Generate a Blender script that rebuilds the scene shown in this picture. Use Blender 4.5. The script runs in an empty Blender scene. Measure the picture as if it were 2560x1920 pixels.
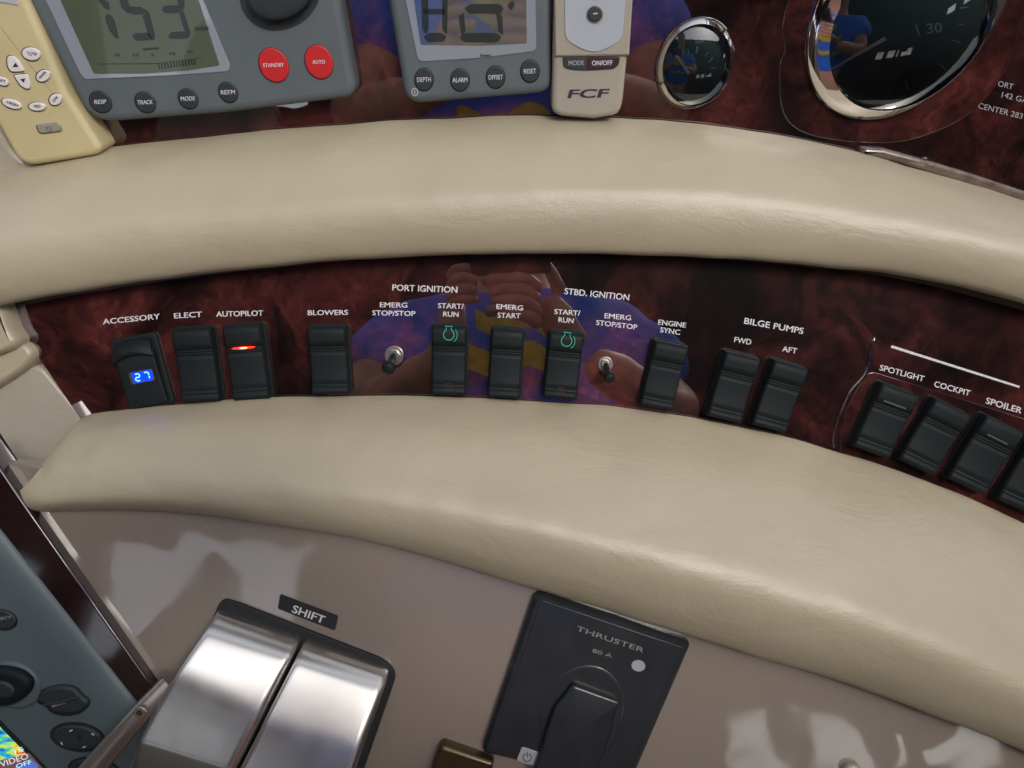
import bpy, bmesh, math, random
from mathutils import Vector, Matrix, noise
R_ = math.radians
random.seed(7)
S = bpy.context.scene
COL = S.collection

# ---------------------------------------------------------------- camera
CAM = Vector((0, 0, 1.45))
PITCH = R_(45)
RX = Vector((1, 0, 0))
FW = Vector((0, math.cos(PITCH), -math.sin(PITCH)))
DN = Vector((0, -math.sin(PITCH), -math.cos(PITCH)))
FPX = 1762.0
cd = bpy.data.cameras.new('camera'); cam = bpy.data.objects.new('camera', cd); COL.objects.link(cam)
cam.location = CAM; cam.rotation_euler = (R_(90) - PITCH, 0, 0)
cd.sensor_width = 36; cd.lens = 36 * FPX / 2560; cd.clip_start = 0.02; cd.clip_end = 600
S.camera = cam
# ---------------------------------------------------------------- world, sun, exposure
w = bpy.data.worlds.new('World'); S.world = w; w.use_nodes = True
nt = w.node_tree; nt.nodes.clear()
wo = nt.nodes.new('ShaderNodeOutputWorld'); bg = nt.nodes.new('ShaderNodeBackground'); sk = nt.nodes.new('ShaderNodeTexSky')
sk.sky_type = 'NISHITA'; sk.sun_disc = False; sk.sun_elevation = R_(50); sk.sun_rotation = R_(145)
sk.air_density = 1.0; sk.dust_density = 2.5; sk.ozone_density = 1.0
bg.inputs['Strength'].default_value = 0.15
hs = nt.nodes.new('ShaderNodeHueSaturation'); hs.inputs['Saturation'].default_value = .35   # thin overcast
nt.links.new(sk.outputs[0], hs.inputs['Color']); nt.links.new(hs.outputs[0], bg.inputs[0]); nt.links.new(bg.outputs[0], wo.inputs[0])
sl = bpy.data.lights.new('sun', 'SUN'); so = bpy.data.objects.new('sun', sl); COL.objects.link(so)
sl.energy = 0.5; sl.angle = R_(10); sl.color = (1, .95, .88)
sd = Vector((math.sin(R_(145)) * math.cos(R_(50)), math.cos(R_(145)) * math.cos(R_(50)), math.sin(R_(50))))
so.rotation_euler = sd.to_track_quat('Z', 'Y').to_euler()
S.view_settings.view_transform = 'Standard'; S.view_settings.look = 'None'
S.view_settings.exposure = 0.97; S.view_settings.gamma = 1
S.cycles.use_denoising = True
S.cycles.max_bounces = 8

# ---------------------------------------------------------------- helpers
def ray(px, py):
    return FW + RX * ((px - 1280) / FPX) + DN * ((py - 960) / FPX)
def camp(X, Y, Z):
    return CAM + RX * X + DN * Y + FW * Z
class Plane:
    def __init__(s, Yc, Zc, theta):
        s.O = camp(0, Yc, Zc); t = R_(theta)
        s.x = RX.copy(); s.y = -(DN * math.sin(t) + FW * math.cos(t)); s.z = s.x.cross(s.y)
    def hit(s, px, py, off=0.0):
        r = ray(px, py)
        t = (s.O + s.z * off - CAM).dot(s.z) / r.dot(s.z)
        return CAM + r * t
    def uv(s, px, py, off=0.0):
        p = s.hit(px, py, off) - s.O
        return Vector((p.dot(s.x), p.dot(s.y)))
    def mat(s, u=0, v=0, z=0):
        m = Matrix((( s.x.x, s.y.x, s.z.x, 0), (s.x.y, s.y.y, s.z.y, 0), (s.x.z, s.y.z, s.z.z, 0), (0, 0, 0, 1)))
        p = s.O + s.x * u + s.y * v + s.z * z
        m.translation = p
        return m
MM = 0.001
PU = Plane(-0.217, 0.480, 60)
PM = Plane(-0.0446, 0.490, 80)
PL = Plane(0.197, 0.470, 85)
WM = {}
def place(o, M, parent=None):
    WM[o.name] = M.copy()
    if parent is not None:
        o.parent = parent
        o.matrix_basis = WM[parent.name].inverted() @ M
    else:
        o.matrix_basis = M
def finish(o, M, parent=None, smooth=False):
    COL.objects.link(o); place(o, M, parent)
    return o
def tag(o, label=None, cat=None, group=None, kind=None):
    if label: o['label'] = label
    if cat: o['category'] = cat
    if group: o['group'] = group
    if kind: o['kind'] = kind
    return o
def empty(name, M, label, cat, group=None):
    o = bpy.data.objects.new(name, None); o.empty_display_size = .01
    finish(o, M); tag(o, label, cat, group); return o
def mesh_obj(name, verts, faces, M, mat, parent=None, smooth=True, angle=35):
    me = bpy.data.meshes.new(name)
    me.from_pydata([tuple(v) for v in verts], [], faces)
    bm = bmesh.new(); bm.from_mesh(me); bmesh.ops.recalc_face_normals(bm, faces=bm.faces)
    bm.to_mesh(me); bm.free()
    if smooth:
        me.shade_smooth()
        me.set_sharp_from_angle(angle=R_(angle))
        at = me.attributes.get('sharp_edge') or me.attributes.new('sharp_edge', 'BOOLEAN', 'EDGE')
        ek = {tuple(sorted(e.vertices)): e.index for e in me.edges}
        for p in me.polygons:      # flat caps keep their own normal
            if len(p.vertices) > 4:
                vs = list(p.vertices)
                for i in range(len(vs)): at.data[ek[tuple(sorted((vs[i - 1], vs[i])))]].value = True
    me.materials.append(mat)
    o = bpy.data.objects.new(name, me)
    return finish(o, M, parent)

def inset(P, d):
    n = len(P); out = []
    area = sum(P[i][0] * P[(i + 1) % n][1] - P[(i + 1) % n][0] * P[i][1] for i in range(n))
    sg = 1 if area > 0 else -1
    for i in range(n):
        a = P[i - 1]; b = P[i]; c = P[(i + 1) % n]
        e1 = (b - a); e2 = (c - b)
        if e1.length < 1e-9: e1 = e2
        if e2.length < 1e-9: e2 = e1
        e1 = e1.normalized(); e2 = e2.normalized()
        n1 = Vector((-e1.y, e1.x)) * sg; n2 = Vector((-e2.y, e2.x)) * sg
        m = n1 + n2
        k = m.length
        if k < 1e-6: m = n1
        else: m = m / k
        c_ = max(.45, m.dot(n1))
        out.append(b + m * (d / c_))
    return out
def bez(a, b, c, n):
    return [((1 - t) ** 2 * a[0] + 2 * t * (1 - t) * b[0] + t * t * c[0], (1 - t) ** 2 * a[1] + 2 * t * (1 - t) * b[1] + t * t * c[1]) for t in [i / n for i in range(n + 1)]]
def rp(pts, r, n=6):
    out = []; N = len(pts)
    for i, b in enumerate(pts):
        rr = r[i] if isinstance(r, (list, tuple)) else r
        if rr <= 0: out.append(tuple(b)); continue
        a = pts[i - 1]; c = pts[(i + 1) % N]
        da = math.dist(a, b); dc = math.dist(b, c)
        ra = min(rr, da * .48); rc = min(rr, dc * .48)
        p = (b[0] + (a[0] - b[0]) * ra / da, b[1] + (a[1] - b[1]) * ra / da)
        q = (b[0] + (c[0] - b[0]) * rc / dc, b[1] + (c[1] - b[1]) * rc / dc)
        out += bez(p, b, q, n)
    return out
def ell(cx, cy, rx, ry, rot=0, n=40):
    c, s = math.cos(R_(rot)), math.sin(R_(rot))
    return [(cx + rx * math.cos(t) * c - ry * math.sin(t) * s, cy + rx * math.cos(t) * s + ry * math.sin(t) * c) for t in [2 * math.pi * i / n for i in range(n)]]
def catmull(P, n):
    P = [Vector(p) for p in P]; out = []
    Q = [P[0] * 2 - P[1]] + P + [P[-1] * 2 - P[-2]]
    for i in range(1, len(Q) - 2):
        p0, p1, p2, p3 = Q[i - 1:i + 3]
        for k in range(n):
            t = k / n
            out.append(.5 * ((2 * p1) + (p2 - p0) * t + (2 * p0 - 5 * p1 + 4 * p2 - p3) * t * t + (3 * p1 - p0 - 3 * p2 + p3) * t ** 3))
    out.append(P[-1]); return out
def prism_uv(name, P, M, z0, z1, bev, mat, parent=None, bh=None, segs=3, dome=0.0, flatbev=False, sink=None):
    """P in local uv (metres); extruded from z0 to z1 with a rounded top edge"""
    bh = bev if bh is None else bh
    n = len(P); V = []; F = []
    rings = [(0, z0), (0, z1 - bh)]
    if bev > 0:
        if flatbev: rings.append((bev, z1))
        else:
            for k in range(1, segs + 1):
                a = math.pi / 2 * k / segs
                rings.append((bev * (1 - math.cos(a)), z1 - bh + bh * math.sin(a)))
    if sink:   # (inset, depth): sunken face
        rings.append((bev + sink[0], z1)); rings.append((bev + sink[0] + .0003, z1 - sink[1]))
    for d, z in rings:
        Q = inset(P, d) if d > 0 else P
        V += [(q[0], q[1], z) for q in Q]
    for r in range(len(rings) - 1):
        for i in range(n):
            j = (i + 1) % n
            F.append((r * n + i, r * n + j, (r + 1) * n + j, (r + 1) * n + i))
    b = (len(rings) - 1) * n
    if dome:
        c = sum((Vector(V[b + i]) for i in range(n)), Vector()) / n
        K = 4
        base = [Vector(V[b + i]) for i in range(n)]
        prev = b
        for k in range(1, K):
            t = k / K
            st = len(V)
            for q in base:
                p = q.lerp(c, t); p.z = base[0].z + dome * (1 - (1 - t) ** 2); V.append(tuple(p))
            for i in range(n):
                j = (i + 1) % n
                F.append((prev + i, prev + j, st + j, st + i))
            prev = st
        c.z = base[0].z + dome; V.append(tuple(c)); ci = len(V) - 1
        for i in range(n): F.append((prev + i, prev + (i + 1) % n, ci))
    else:
        F.append(tuple(range(b, b + n)))
    F.append(tuple(reversed(range(n))))
    return mesh_obj(name, V, F, M, mat, parent)
def prism(name, pl, px, z0, z1, bev, mat, parent=None, **k):
    """px: outline of the top face rim in photo pixels, laid on plane pl at height z1"""
    Q = [pl.uv(x, y, z1 * MM) for x, y in px]
    c = sum(Q, Vector((0, 0))) / len(Q)
    for key in ('bh', 'dome'):
        if key in k and k[key] is not None: k[key] *= MM
    if 'sink' in k: k['sink'] = (k['sink'][0] * MM, k['sink'][1] * MM)
    return prism_uv(name, [q - c for q in Q], pl.mat(c.x, c.y), z0 * MM, z1 * MM, bev * MM, mat, parent, **k)
def base_of(pl, x, y, z=0):
    q = pl.uv(x, y, z * MM); return pl.mat(q.x, q.y)
def text(name, pl, s, p0, p1, cap, off, mat, parent, bold=.028, th=.00012, up=None, slant=0.0):
    """lettering with its baseline from pixel p0 to p1 and capitals cap pixels tall"""
    cu = bpy.data.curves.new(name, 'FONT'); cu.body = s; cu.size = 1; cu.offset = 0; cu.extrude = 0.0; cu.resolution_u = 3; cu.shear = slant
    to = bpy.data.objects.new(name, cu)
    me = bpy.data.meshes.new_from_object(to)
    bpy.data.objects.remove(to)
    xs = [v.co.x for v in me.vertices]; x0, x1 = min(xs), max(xs)
    capu = 0.73
    off_ = off * MM
    a = pl.uv(*p0, off_); b = pl.uv(*p1, off_)
    dx, dy = p1[0] - p0[0], p1[1] - p0[1]; L = math.hypot(dx, dy)
    if up is None: up = (dy / L, -dx / L)
    c = pl.uv(p0[0] + up[0] * cap, p0[1] + up[1] * cap, off_)
    ex = (b - a) / (x1 - x0); ey = (c - a) / capu
    for v in me.vertices:
        q = ex * (v.co.x - x0) + ey * v.co.y
        v.co = (q.x, q.y, 0)
    bm = bmesh.new(); bm.from_mesh(me)
    r = bmesh.ops.extrude_face_region(bm, geom=bm.faces[:])
    bmesh.ops.translate(bm, vec=(0, 0, th), verts=[e for e in r['geom'] if isinstance(e, bmesh.types.BMVert)])
    bmesh.ops.recalc_face_normals(bm, faces=bm.faces)
    bm.to_mesh(me); bm.free()
    if bold > 0:
        bm = bmesh.new(); bm.from_mesh(me); n0 = me.copy()
        for k, (kx, ky) in enumerate(((bold * .55, bold * .3), (-bold * .55, -bold * .3), (bold * .55, -bold * .3), (-bold * .55, bold * .3))):
            m2 = n0.copy(); d = ex * kx + ey * ky
            for v in m2.vertices: v.co.x += d.x; v.co.y += d.y; v.co.z += .000015 * (k + 1)
            bm.from_mesh(m2)
        bm.to_mesh(me); bm.free()
    me.materials.clear(); me.materials.append(mat); me.name = name
    o = bpy.data.objects.new(name, me)
    return finish(o, pl.mat(a.x, a.y, off_), parent)
def grid_obj(name, rows, mat, M, parent=None, close=False, caps=False, angle=60):
    """rows: list of equal-length world point rows"""
    Mi = M.inverted(); V = [Mi @ p for r in rows for p in r]; n = len(rows[0]); F = []
    for i in range(len(rows) - 1):
        for j in range(n - 1 + (1 if close else 0)):
            k = (j + 1) % n
            F.append((i * n + j, i * n + k, (i + 1) * n + k, (i + 1) * n + j))
    if caps:
        F.append(tuple(range(n))); F.append(tuple(range((len(rows) - 1) * n, len(rows) * n)))
    return mesh_obj(name, V, F, M, mat, parent, angle=angle)

# ---------------------------------------------------------------- materials
def mat(name, col, rough=.5, metal=0, coat=0, spec=.5, noise_=None, bump=None, specks=None, emit=None, aniso=0, coatr=.03):
    """noise_=(scale, amount) brightness variation; bump=[(scale, strength mm)...]; specks=(scale, colour)"""
    m = bpy.data.materials.new(name); m.use_nodes = True; t = m.node_tree; L = t.links
    b = t.nodes['Principled BSDF']
    b.inputs['Base Color'].default_value = (*col, 1); b.inputs['Roughness'].default_value = rough
    b.inputs['Metallic'].default_value = metal; b.inputs['Coat Weight'].default_value = coat
    b.inputs['Coat Roughness'].default_value = coatr; b.inputs['Coat IOR'].default_value = 1.65
    b.inputs['Specular IOR Level'].default_value = spec
    tc = t.nodes.new('ShaderNodeTexCoord')
    cout = None
    if noise_:
        n = t.nodes.new('ShaderNodeTexNoise'); n.inputs['Scale'].default_value = noise_[0]; n.inputs['Detail'].default_value = 6
        L.new(tc.outputs['Object'], n.inputs['Vector'])
        mr = t.nodes.new('ShaderNodeMapRange'); mr.inputs[1].default_value = .3; mr.inputs[2].default_value = .7
        mr.inputs[3].default_value = 1 - noise_[1]; mr.inputs[4].default_value = 1 + noise_[1]
        L.new(n.outputs['Fac'], mr.inputs[0])
        mx = t.nodes.new('ShaderNodeVectorMath'); mx.operation = 'SCALE'; mx.inputs[0].default_value = col
        L.new(mr.outputs[0], mx.inputs['Scale']); cout = mx.outputs[0]
        mr2 = t.nodes.new('ShaderNodeMapRange'); mr2.inputs[3].default_value = rough * .85; mr2.inputs[4].default_value = min(1, rough * 1.15)
        L.new(n.outputs['Fac'], mr2.inputs[0]); L.new(mr2.outputs[0], b.inputs['Roughness'])
    if specks:
        v = t.nodes.new('ShaderNodeTexVoronoi'); v.inputs['Scale'].default_value = specks[0]; v.inputs['Randomness'].default_value = 1
        L.new(tc.outputs['Object'], v.inputs['Vector'])
        n2 = t.nodes.new('ShaderNodeTexNoise'); n2.inputs['Scale'].default_value = specks[0] * .6; n2.inputs['Detail'].default_value = 1
        L.new(tc.outputs['Object'], n2.inputs['Vector'])
        mt = t.nodes.new('ShaderNodeMapRange'); mt.inputs[1].default_value = .05; mt.inputs[2].default_value = .16; mt.inputs[3].default_value = 1; mt.inputs[4].default_value = 0
        L.new(v.outputs['Distance'], mt.inputs[0])
        m2 = t.nodes.new('ShaderNodeMapRange'); m2.inputs[1].default_value = specks[2]; m2.inputs[2].default_value = specks[2] + .04
        L.new(n2.outputs['Fac'], m2.inputs[0])
        ml = t.nodes.new('ShaderNodeMath'); ml.operation = 'MULTIPLY'; L.new(mt.outputs[0], ml.inputs[0]); L.new(m2.outputs[0], ml.inputs[1])
        mix = t.nodes.new('ShaderNodeMix'); mix.data_type = 'RGBA'
        L.new(ml.outputs[0], mix.inputs[0])
        if cout: L.new(cout, mix.inputs[6])
        else: mix.inputs[6].default_value = (*col, 1)
        mix.inputs[7].default_value = (*specks[1], 1); cout = mix.outputs[2]
    if cout: L.new(cout, b.inputs['Base Color'])
    if bump:
        last = None
        for sc, st in bump:
            n = t.nodes.new('ShaderNodeTexNoise'); n.inputs['Scale'].default_value = sc; n.inputs['Detail'].default_value = 3
            L.new(tc.outputs['Object'], n.inputs['Vector'])
            bu = t.nodes.new('ShaderNodeBump'); bu.inputs['Distance'].default_value = st * MM; bu.inputs['Strength'].default_value = 1
            L.new(n.outputs['Fac'], bu.inputs['Height'])
            if last: L.new(last.outputs[0], bu.inputs['Normal'])
            last = bu
        L.new(last.outputs[0], b.inputs['Normal'])
    if emit:
        b.inputs['Emission Color'].default_value = (*emit[0], 1); b.inputs['Emission Strength'].default_value = emit[1]
    m.diffuse_color = (*col, 1)
    return m

def burl_mat():
    m = bpy.data.materials.new('burl_wood_gloss'); m.use_nodes = True; t = m.node_tree; L = t.links; b = t.nodes['Principled BSDF']
    tc = t.nodes.new('ShaderNodeTexCoord')
    n0 = t.nodes.new('ShaderNodeTexNoise'); n0.inputs['Scale'].default_value = 14; n0.inputs['Detail'].default_value = 4
    L.new(tc.outputs['Object'], n0.inputs['Vector'])
    va = t.nodes.new('ShaderNodeVectorMath'); va.operation = 'SCALE'; va.inputs['Scale'].default_value = .055
    L.new(n0.outputs['Color'], va.inputs[0])
    vb = t.nodes.new('ShaderNodeVectorMath'); vb.operation = 'ADD'; L.new(tc.outputs['Object'], vb.inputs[0]); L.new(va.outputs[0], vb.inputs[1])
    n1 = t.nodes.new('ShaderNodeTexNoise'); n1.inputs['Scale'].default_value = 18; n1.inputs['Detail'].default_value = 9; n1.inputs['Roughness'].default_value = .6
    n1.inputs['Distortion'].default_value = 1.2
    L.new(vb.outputs[0], n1.inputs['Vector'])
    cr = t.nodes.new('ShaderNodeValToRGB'); e = cr.color_ramp.elements
    e[0].position = .30; e[0].color = (.005, .002, .002, 1); e[1].position = .74; e[1].color = (.13, .036, .027, 1)
    x = e.new(.43); x.color = (.022, .0062, .0062, 1); x = e.new(.55); x.color = (.058, .0135, .0125, 1); x = e.new(.65); x.color = (.090, .021, .018, 1)
    L.new(n1.outputs['Fac'], cr.inputs[0])
    # fine dark flecks of the figure
    n2 = t.nodes.new('ShaderNodeTexNoise'); n2.inputs['Scale'].default_value = 210; n2.inputs['Detail'].default_value = 5; n2.inputs['Roughness'].default_value = .7
    L.new(vb.outputs[0], n2.inputs['Vector'])
    mr = t.nodes.new('ShaderNodeMapRange'); mr.inputs[1].default_value = .36; mr.inputs[2].default_value = .62; mr.inputs[3].default_value = .55; mr.inputs[4].default_value = 1.15
    L.new(n2.outputs['Fac'], mr.inputs[0])
    sc = t.nodes.new('ShaderNodeVectorMath'); sc.operation = 'SCALE'; L.new(cr.outputs[0], sc.inputs[0]); L.new(mr.outputs[0], sc.inputs['Scale'])
    n3 = t.nodes.new('ShaderNodeTexNoise'); n3.inputs['Scale'].default_value = 9; n3.inputs['Detail'].default_value = 4; n3.inputs['Roughness'].default_value = .6
    L.new(vb.outputs[0], n3.inputs['Vector'])
    m3 = t.nodes.new('ShaderNodeMapRange'); m3.inputs[1].default_value = .35; m3.inputs[2].default_value = .65; m3.inputs[3].default_value = .34; m3.inputs[4].default_value = 1.12
    L.new(n3.outputs['Fac'], m3.inputs[0])
    s3 = t.nodes.new('ShaderNodeVectorMath'); s3.operation = 'SCALE'; L.new(sc.outputs[0], s3.inputs[0]); L.new(m3.outputs[0], s3.inputs['Scale'])
    L.new(s3.outputs[0], b.inputs['Base Color'])
    b.inputs['Roughness'].default_value = .45
    b.inputs['Specular IOR Level'].default_value = .06
    b.inputs['Coat Weight'].default_value = 1; b.inputs['Coat Roughness'].default_value = .015; b.inputs['Coat IOR'].default_value = 2.15
    nb = t.nodes.new('ShaderNodeTexNoise'); nb.inputs['Scale'].default_value = 16; nb.inputs['Detail'].default_value = 2
    L.new(tc.outputs['Object'], nb.inputs['Vector'])
    bu = t.nodes.new('ShaderNodeBump'); bu.inputs['Distance'].default_value = .0006; bu.inputs['Strength'].default_value = .5
    L.new(nb.outputs['Fac'], bu.inputs['Height']); L.new(bu.outputs[0], b.inputs['Coat Normal'])
    return m
def coat_wave(m, sc, dist, fine=None):
    t = m.node_tree; b = t.nodes['Principled BSDF']; tc = t.nodes['Texture Coordinate']
    n = t.nodes.new('ShaderNodeTexNoise'); n.inputs['Scale'].default_value = sc; n.inputs['Detail'].default_value = 2
    t.links.new(tc.outputs['Object'], n.inputs['Vector'])
    bu = t.nodes.new('ShaderNodeBump'); bu.inputs['Distance'].default_value = dist; bu.inputs['Strength'].default_value = 1
    t.links.new(n.outputs['Fac'], bu.inputs['Height']); t.links.new(bu.outputs[0], b.inputs['Coat Normal'])
    # wiped smears: coat roughness varies
    n2 = t.nodes.new('ShaderNodeTexNoise'); n2.inputs['Scale'].default_value = 11; n2.inputs['Detail'].default_value = 5; n2.inputs['Distortion'].default_value = 1.5
    t.links.new(tc.outputs['Object'], n2.inputs['Vector'])
    mr = t.nodes.new('ShaderNodeMapRange'); mr.inputs[1].default_value = .4; mr.inputs[2].default_value = .65; mr.inputs[3].default_value = .025; mr.inputs[4].default_value = .08
    t.links.new(n2.outputs['Fac'], mr.inputs[0]); t.links.new(mr.outputs[0], b.inputs['Coat Roughness'])
def leather_mat(name, col):
    m = mat(name, col, rough=.45, spec=.85, noise_=(9, .06), specks=(420, tuple(c * .35 for c in col), .66), bump=None)
    t = m.node_tree; L = t.links; b = t.nodes['Principled BSDF']; tc = t.nodes['Texture Coordinate']
    # creases: stretched noise along the pad, plus pore grain
    mp = t.nodes.new('ShaderNodeMapping'); mp.inputs['Scale'].default_value = (18, 36, 36); mp.inputs['Rotation'].default_value = (0, 0, .2)
    L.new(tc.outputs['Object'], mp.inputs['Vector'])
    n = t.nodes.new('ShaderNodeTexNoise'); n.inputs['Scale'].default_value = 1.0; n.inputs['Detail'].default_value = 7; n.inputs['Roughness'].default_value = .62; n.inputs['Distortion'].default_value = .9
    L.new(mp.outputs[0], n.inputs['Vector'])
    b1 = t.nodes.new('ShaderNodeBump'); b1.inputs['Distance'].default_value = .0013; b1.inputs['Strength'].default_value = .75
    L.new(n.outputs['Fac'], b1.inputs['Height'])
    v = t.nodes.new('ShaderNodeTexVoronoi'); v.inputs['Scale'].default_value = 1100
    L.new(tc.outputs['Object'], v.inputs['Vector'])
    b2 = t.nodes.new('ShaderNodeBump'); b2.inputs['Distance'].default_value = .00012; b2.inputs['Strength'].default_value = .6
    L.new(v.outputs['Distance'], b2.inputs['Height']); L.new(b1.outputs[0], b2.inputs['Normal'])
    L.new(b2.outputs[0], b.inputs['Normal'])
    return m
M_ = {}
M_['burl'] = burl_mat()
M_['rail'] = mat('dark_stained_wood', (.016, .005, .005), rough=.4, spec=.1, coat=1, noise_=(60, .5), coatr=.06)
M_['leather'] = leather_mat('cream_vinyl', (.385, .33, .226))
M_['leather2'] = leather_mat('taupe_vinyl', (.36, .32, .25))
M_['gel'] = mat('taupe_gelcoat', (.225, .183, .150), rough=.4, coat=1, noise_=(420, .035), specks=(160, (.12, .10, .085), .72), coatr=.02)
M_['black'] = mat('black_plastic', (.0065, .0100, .0112), rough=.6, spec=.25, noise_=(60, .2), bump=[(2500, .03)])
coat_wave(M_['gel'], 10, .0012)
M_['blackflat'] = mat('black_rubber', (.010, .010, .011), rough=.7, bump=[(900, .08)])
M_['grey'] = mat('blue_grey_plastic', (.095, .112, .120), rough=.5, noise_=(40, .05), bump=[(1800, .04)])
M_['greydark'] = mat('slate_button_rubber', (.022, .029, .032), rough=.55, noise_=(80, .1), bump=[(1500, .04)])
M_['plotter'] = mat('plotter_grey_plastic', (.09, .118, .122), rough=.42, noise_=(30, .06), bump=[(1800, .04)])
M_['red'] = mat('red_rubber', (.50, .012, .014), rough=.5, noise_=(50, .06))
M_['print'] = mat('white_print', (.62, .60, .62), rough=.6, noise_=(500, .18))
M_['printdim'] = mat('grey_print', (.33, .33, .34), rough=.6, noise_=(500, .25))
M_['printfaint'] = mat('worn_print', (.22, .225, .23), rough=.6, noise_=(700, .5))
M_['printdark'] = mat('dark_print', (.02, .018, .03), rough=.6)
M_['yellowed'] = mat('yellowed_plastic', (.50, .42, .23), rough=.4, noise_=(22, .07), bump=[(900, .05)])
M_['cream'] = mat('cream_plastic', (.34, .305, .245), rough=.38, noise_=(30, .03))
M_['key'] = mat('white_key', (.66, .62, .60), rough=.35)
M_['keyplate'] = mat('pale_keypad', (.40, .42, .45), rough=.25, coat=.5)
M_['keygrey'] = mat('grey_key', (.25, .24, .20), rough=.45)
M_['maroon'] = mat('maroon_key', (.045, .018, .022), rough=.35)
M_['chrome'] = mat('chrome', (.82, .80, .76), rough=.06, metal=1)
M_['steel'] = mat('brushed_steel', (.72, .69, .65), rough=.25, metal=1)
M_['dial'] = mat('dial_black', (.040, .058, .060), rough=.5)
M_['needle'] = mat('needle_white', (.55, .50, .50), rough=.4)
M_['ring'] = mat('nickel', (.45, .42, .36), rough=.3, metal=1)
M_['lcdframe'] = mat('lcd_surround', (.24, .26, .30), rough=.3, coat=.6)
M_['lcd'] = mat('lcd_green', (.068, .085, .050), rough=.4, coat=1, noise_=(15, .08))
M_['lcd2'] = mat('lcd_grey', (.07, .08, .08), rough=.4, coat=1, noise_=(15, .08))
M_['lcdseg'] = mat('lcd_segment', (.008, .014, .013), rough=.5)
M_['lcdseg2'] = mat('lcd_segment_faint', (.03, .042, .03), rough=.5)
M_['blue'] = mat('blue_lamp', (0, 0, .3), rough=.4, emit=((.0, .01, 1), 3.5))
M_['bluehot'] = mat('blue_lamp_bright', (.2, .3, 1), rough=.4, emit=((.03, .16, 1), 3.2))
M_['redlamp'] = mat('red_lamp', (.3, 0, 0), rough=.4, emit=((1, .02, .01), 1.8))
M_['redhot'] = mat('red_lamp_core', (1, .3, .1), rough=.4, emit=((1, .30, .10), 3))
M_['green'] = mat('green_symbol', (.02, .33, .20), rough=.6)
M_['redsym'] = mat('dull_red_symbol', (.06, .012, .012), rough=.6)
M_['thr'] = mat('thruster_black', (.010, .013, .016), rough=.45, coat=.2, noise_=(70, .2))
M_['led'] = mat('pale_lens', (.32, .33, .34), rough=.3)
M_['bronze'] = mat('bronze_metal', (.10, .075, .04), rough=.35, metal=.8)
M_['trim'] = mat('brown_trim', (.13, .09, .07), rough=.3, coat=.6, noise_=(90, .5), bump=[(120, .4)])
M_['deck'] = mat('deck_gelcoat', (.30, .28, .25), rough=.6, noise_=(5, .1))
M_['roof'] = mat('headliner', (.055, .033, .028), rough=.7, noise_=(6, .05))
M_['wallin'] = mat('brown_interior_lining', (.13, .085, .075), rough=.6, noise_=(4, .15))
M_['shirt'] = mat('blue_cotton', (.04, .18, .85), rough=.9, noise_=(25, .12), bump=[(30, 3)])
M_['yellowprint'] = mat('yellow_shirt_print', (.60, .48, .03), rough=.8, noise_=(60, .2))
M_['skin'] = mat('skin', (.62, .30, .20), rough=.5, noise_=(40, .12))
M_['hair'] = mat('grey_hair', (.12, .10, .09), rough=.8)
M_['trousers'] = mat('khaki_cotton', (.16, .13, .09), rough=.9)
def glass_mat():
    m = bpy.data.materials.new('gauge_glass'); m.use_nodes = True; t = m.node_tree; L = t.links; t.nodes.clear()
    o = t.nodes.new('ShaderNodeOutputMaterial'); mx = t.nodes.new('ShaderNodeMixShader')
    tr = t.nodes.new('ShaderNodeBsdfTransparent'); tr.inputs[0].default_value = (.8, .9, .88, 1)
    gl = t.nodes.new('ShaderNodeBsdfGlossy'); gl.inputs['Roughness'].default_value = .02
    fr = t.nodes.new('ShaderNodeFresnel'); fr.inputs[0].default_value = 1.9
    L.new(fr.outputs[0], mx.inputs[0]); L.new(tr.outputs[0], mx.inputs[1]); L.new(gl.outputs[0], mx.inputs[2]); L.new(mx.outputs[0], o.inputs[0])
    return m
M_['glass'] = glass_mat()
def sonar_mat():
    m = bpy.data.materials.new('sonar_screen'); m.use_nodes = True; t = m.node_tree; L = t.links; b = t.nodes['Principled BSDF']
    tc = t.nodes.new('ShaderNodeTexCoord'); mp = t.nodes.new('ShaderNodeMapping'); mp.inputs['Scale'].default_value = (70, 200, 1); mp.inputs['Rotation'].default_value = (0, 0, -.35)
    L.new(tc.outputs['Object'], mp.inputs[0])
    n = t.nodes.new('ShaderNodeTexNoise'); n.inputs['Scale'].default_value = 1; n.inputs['Detail'].default_value = 3; L.new(mp.outputs[0], n.inputs['Vector'])
    cr = t.nodes.new('ShaderNodeValToRGB'); e = cr.color_ramp.elements
    e[0].position = .34; e[0].color = (.01, .02, .25, 1); e[1].position = .68; e[1].color = (.5, .04, .02, 1)
    for p, c in ((.42, (.02, .25, .5, 1)), (.50, (.03, .42, .22, 1)), (.56, (.5, .55, .05, 1)), (.62, (.6, .28, .03, 1))):
        x = e.new(p); x.color = c
    L.new(n.outputs['Fac'], cr.inputs[0]); L.new(cr.outputs[0], b.inputs['Emission Color']); b.inputs['Emission Strength'].default_value = .75
    b.inputs['Base Color'].default_value = (.01, .01, .01, 1); b.inputs['Roughness'].default_value = .15
    return m
M_['sonar'] = sonar_mat()

for k in ('lcd', 'lcd2', 'lcdframe', 'lcdseg'):
    b = M_[k].node_tree.nodes['Principled BSDF']; b.inputs['Coat IOR'].default_value = 3.0 if k == 'lcd2' else 1.7; b.inputs['Coat Weight'].default_value = {'lcd': .3, 'lcdseg': .25, 'lcd2': 1, 'lcdframe': .8}[k]
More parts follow.
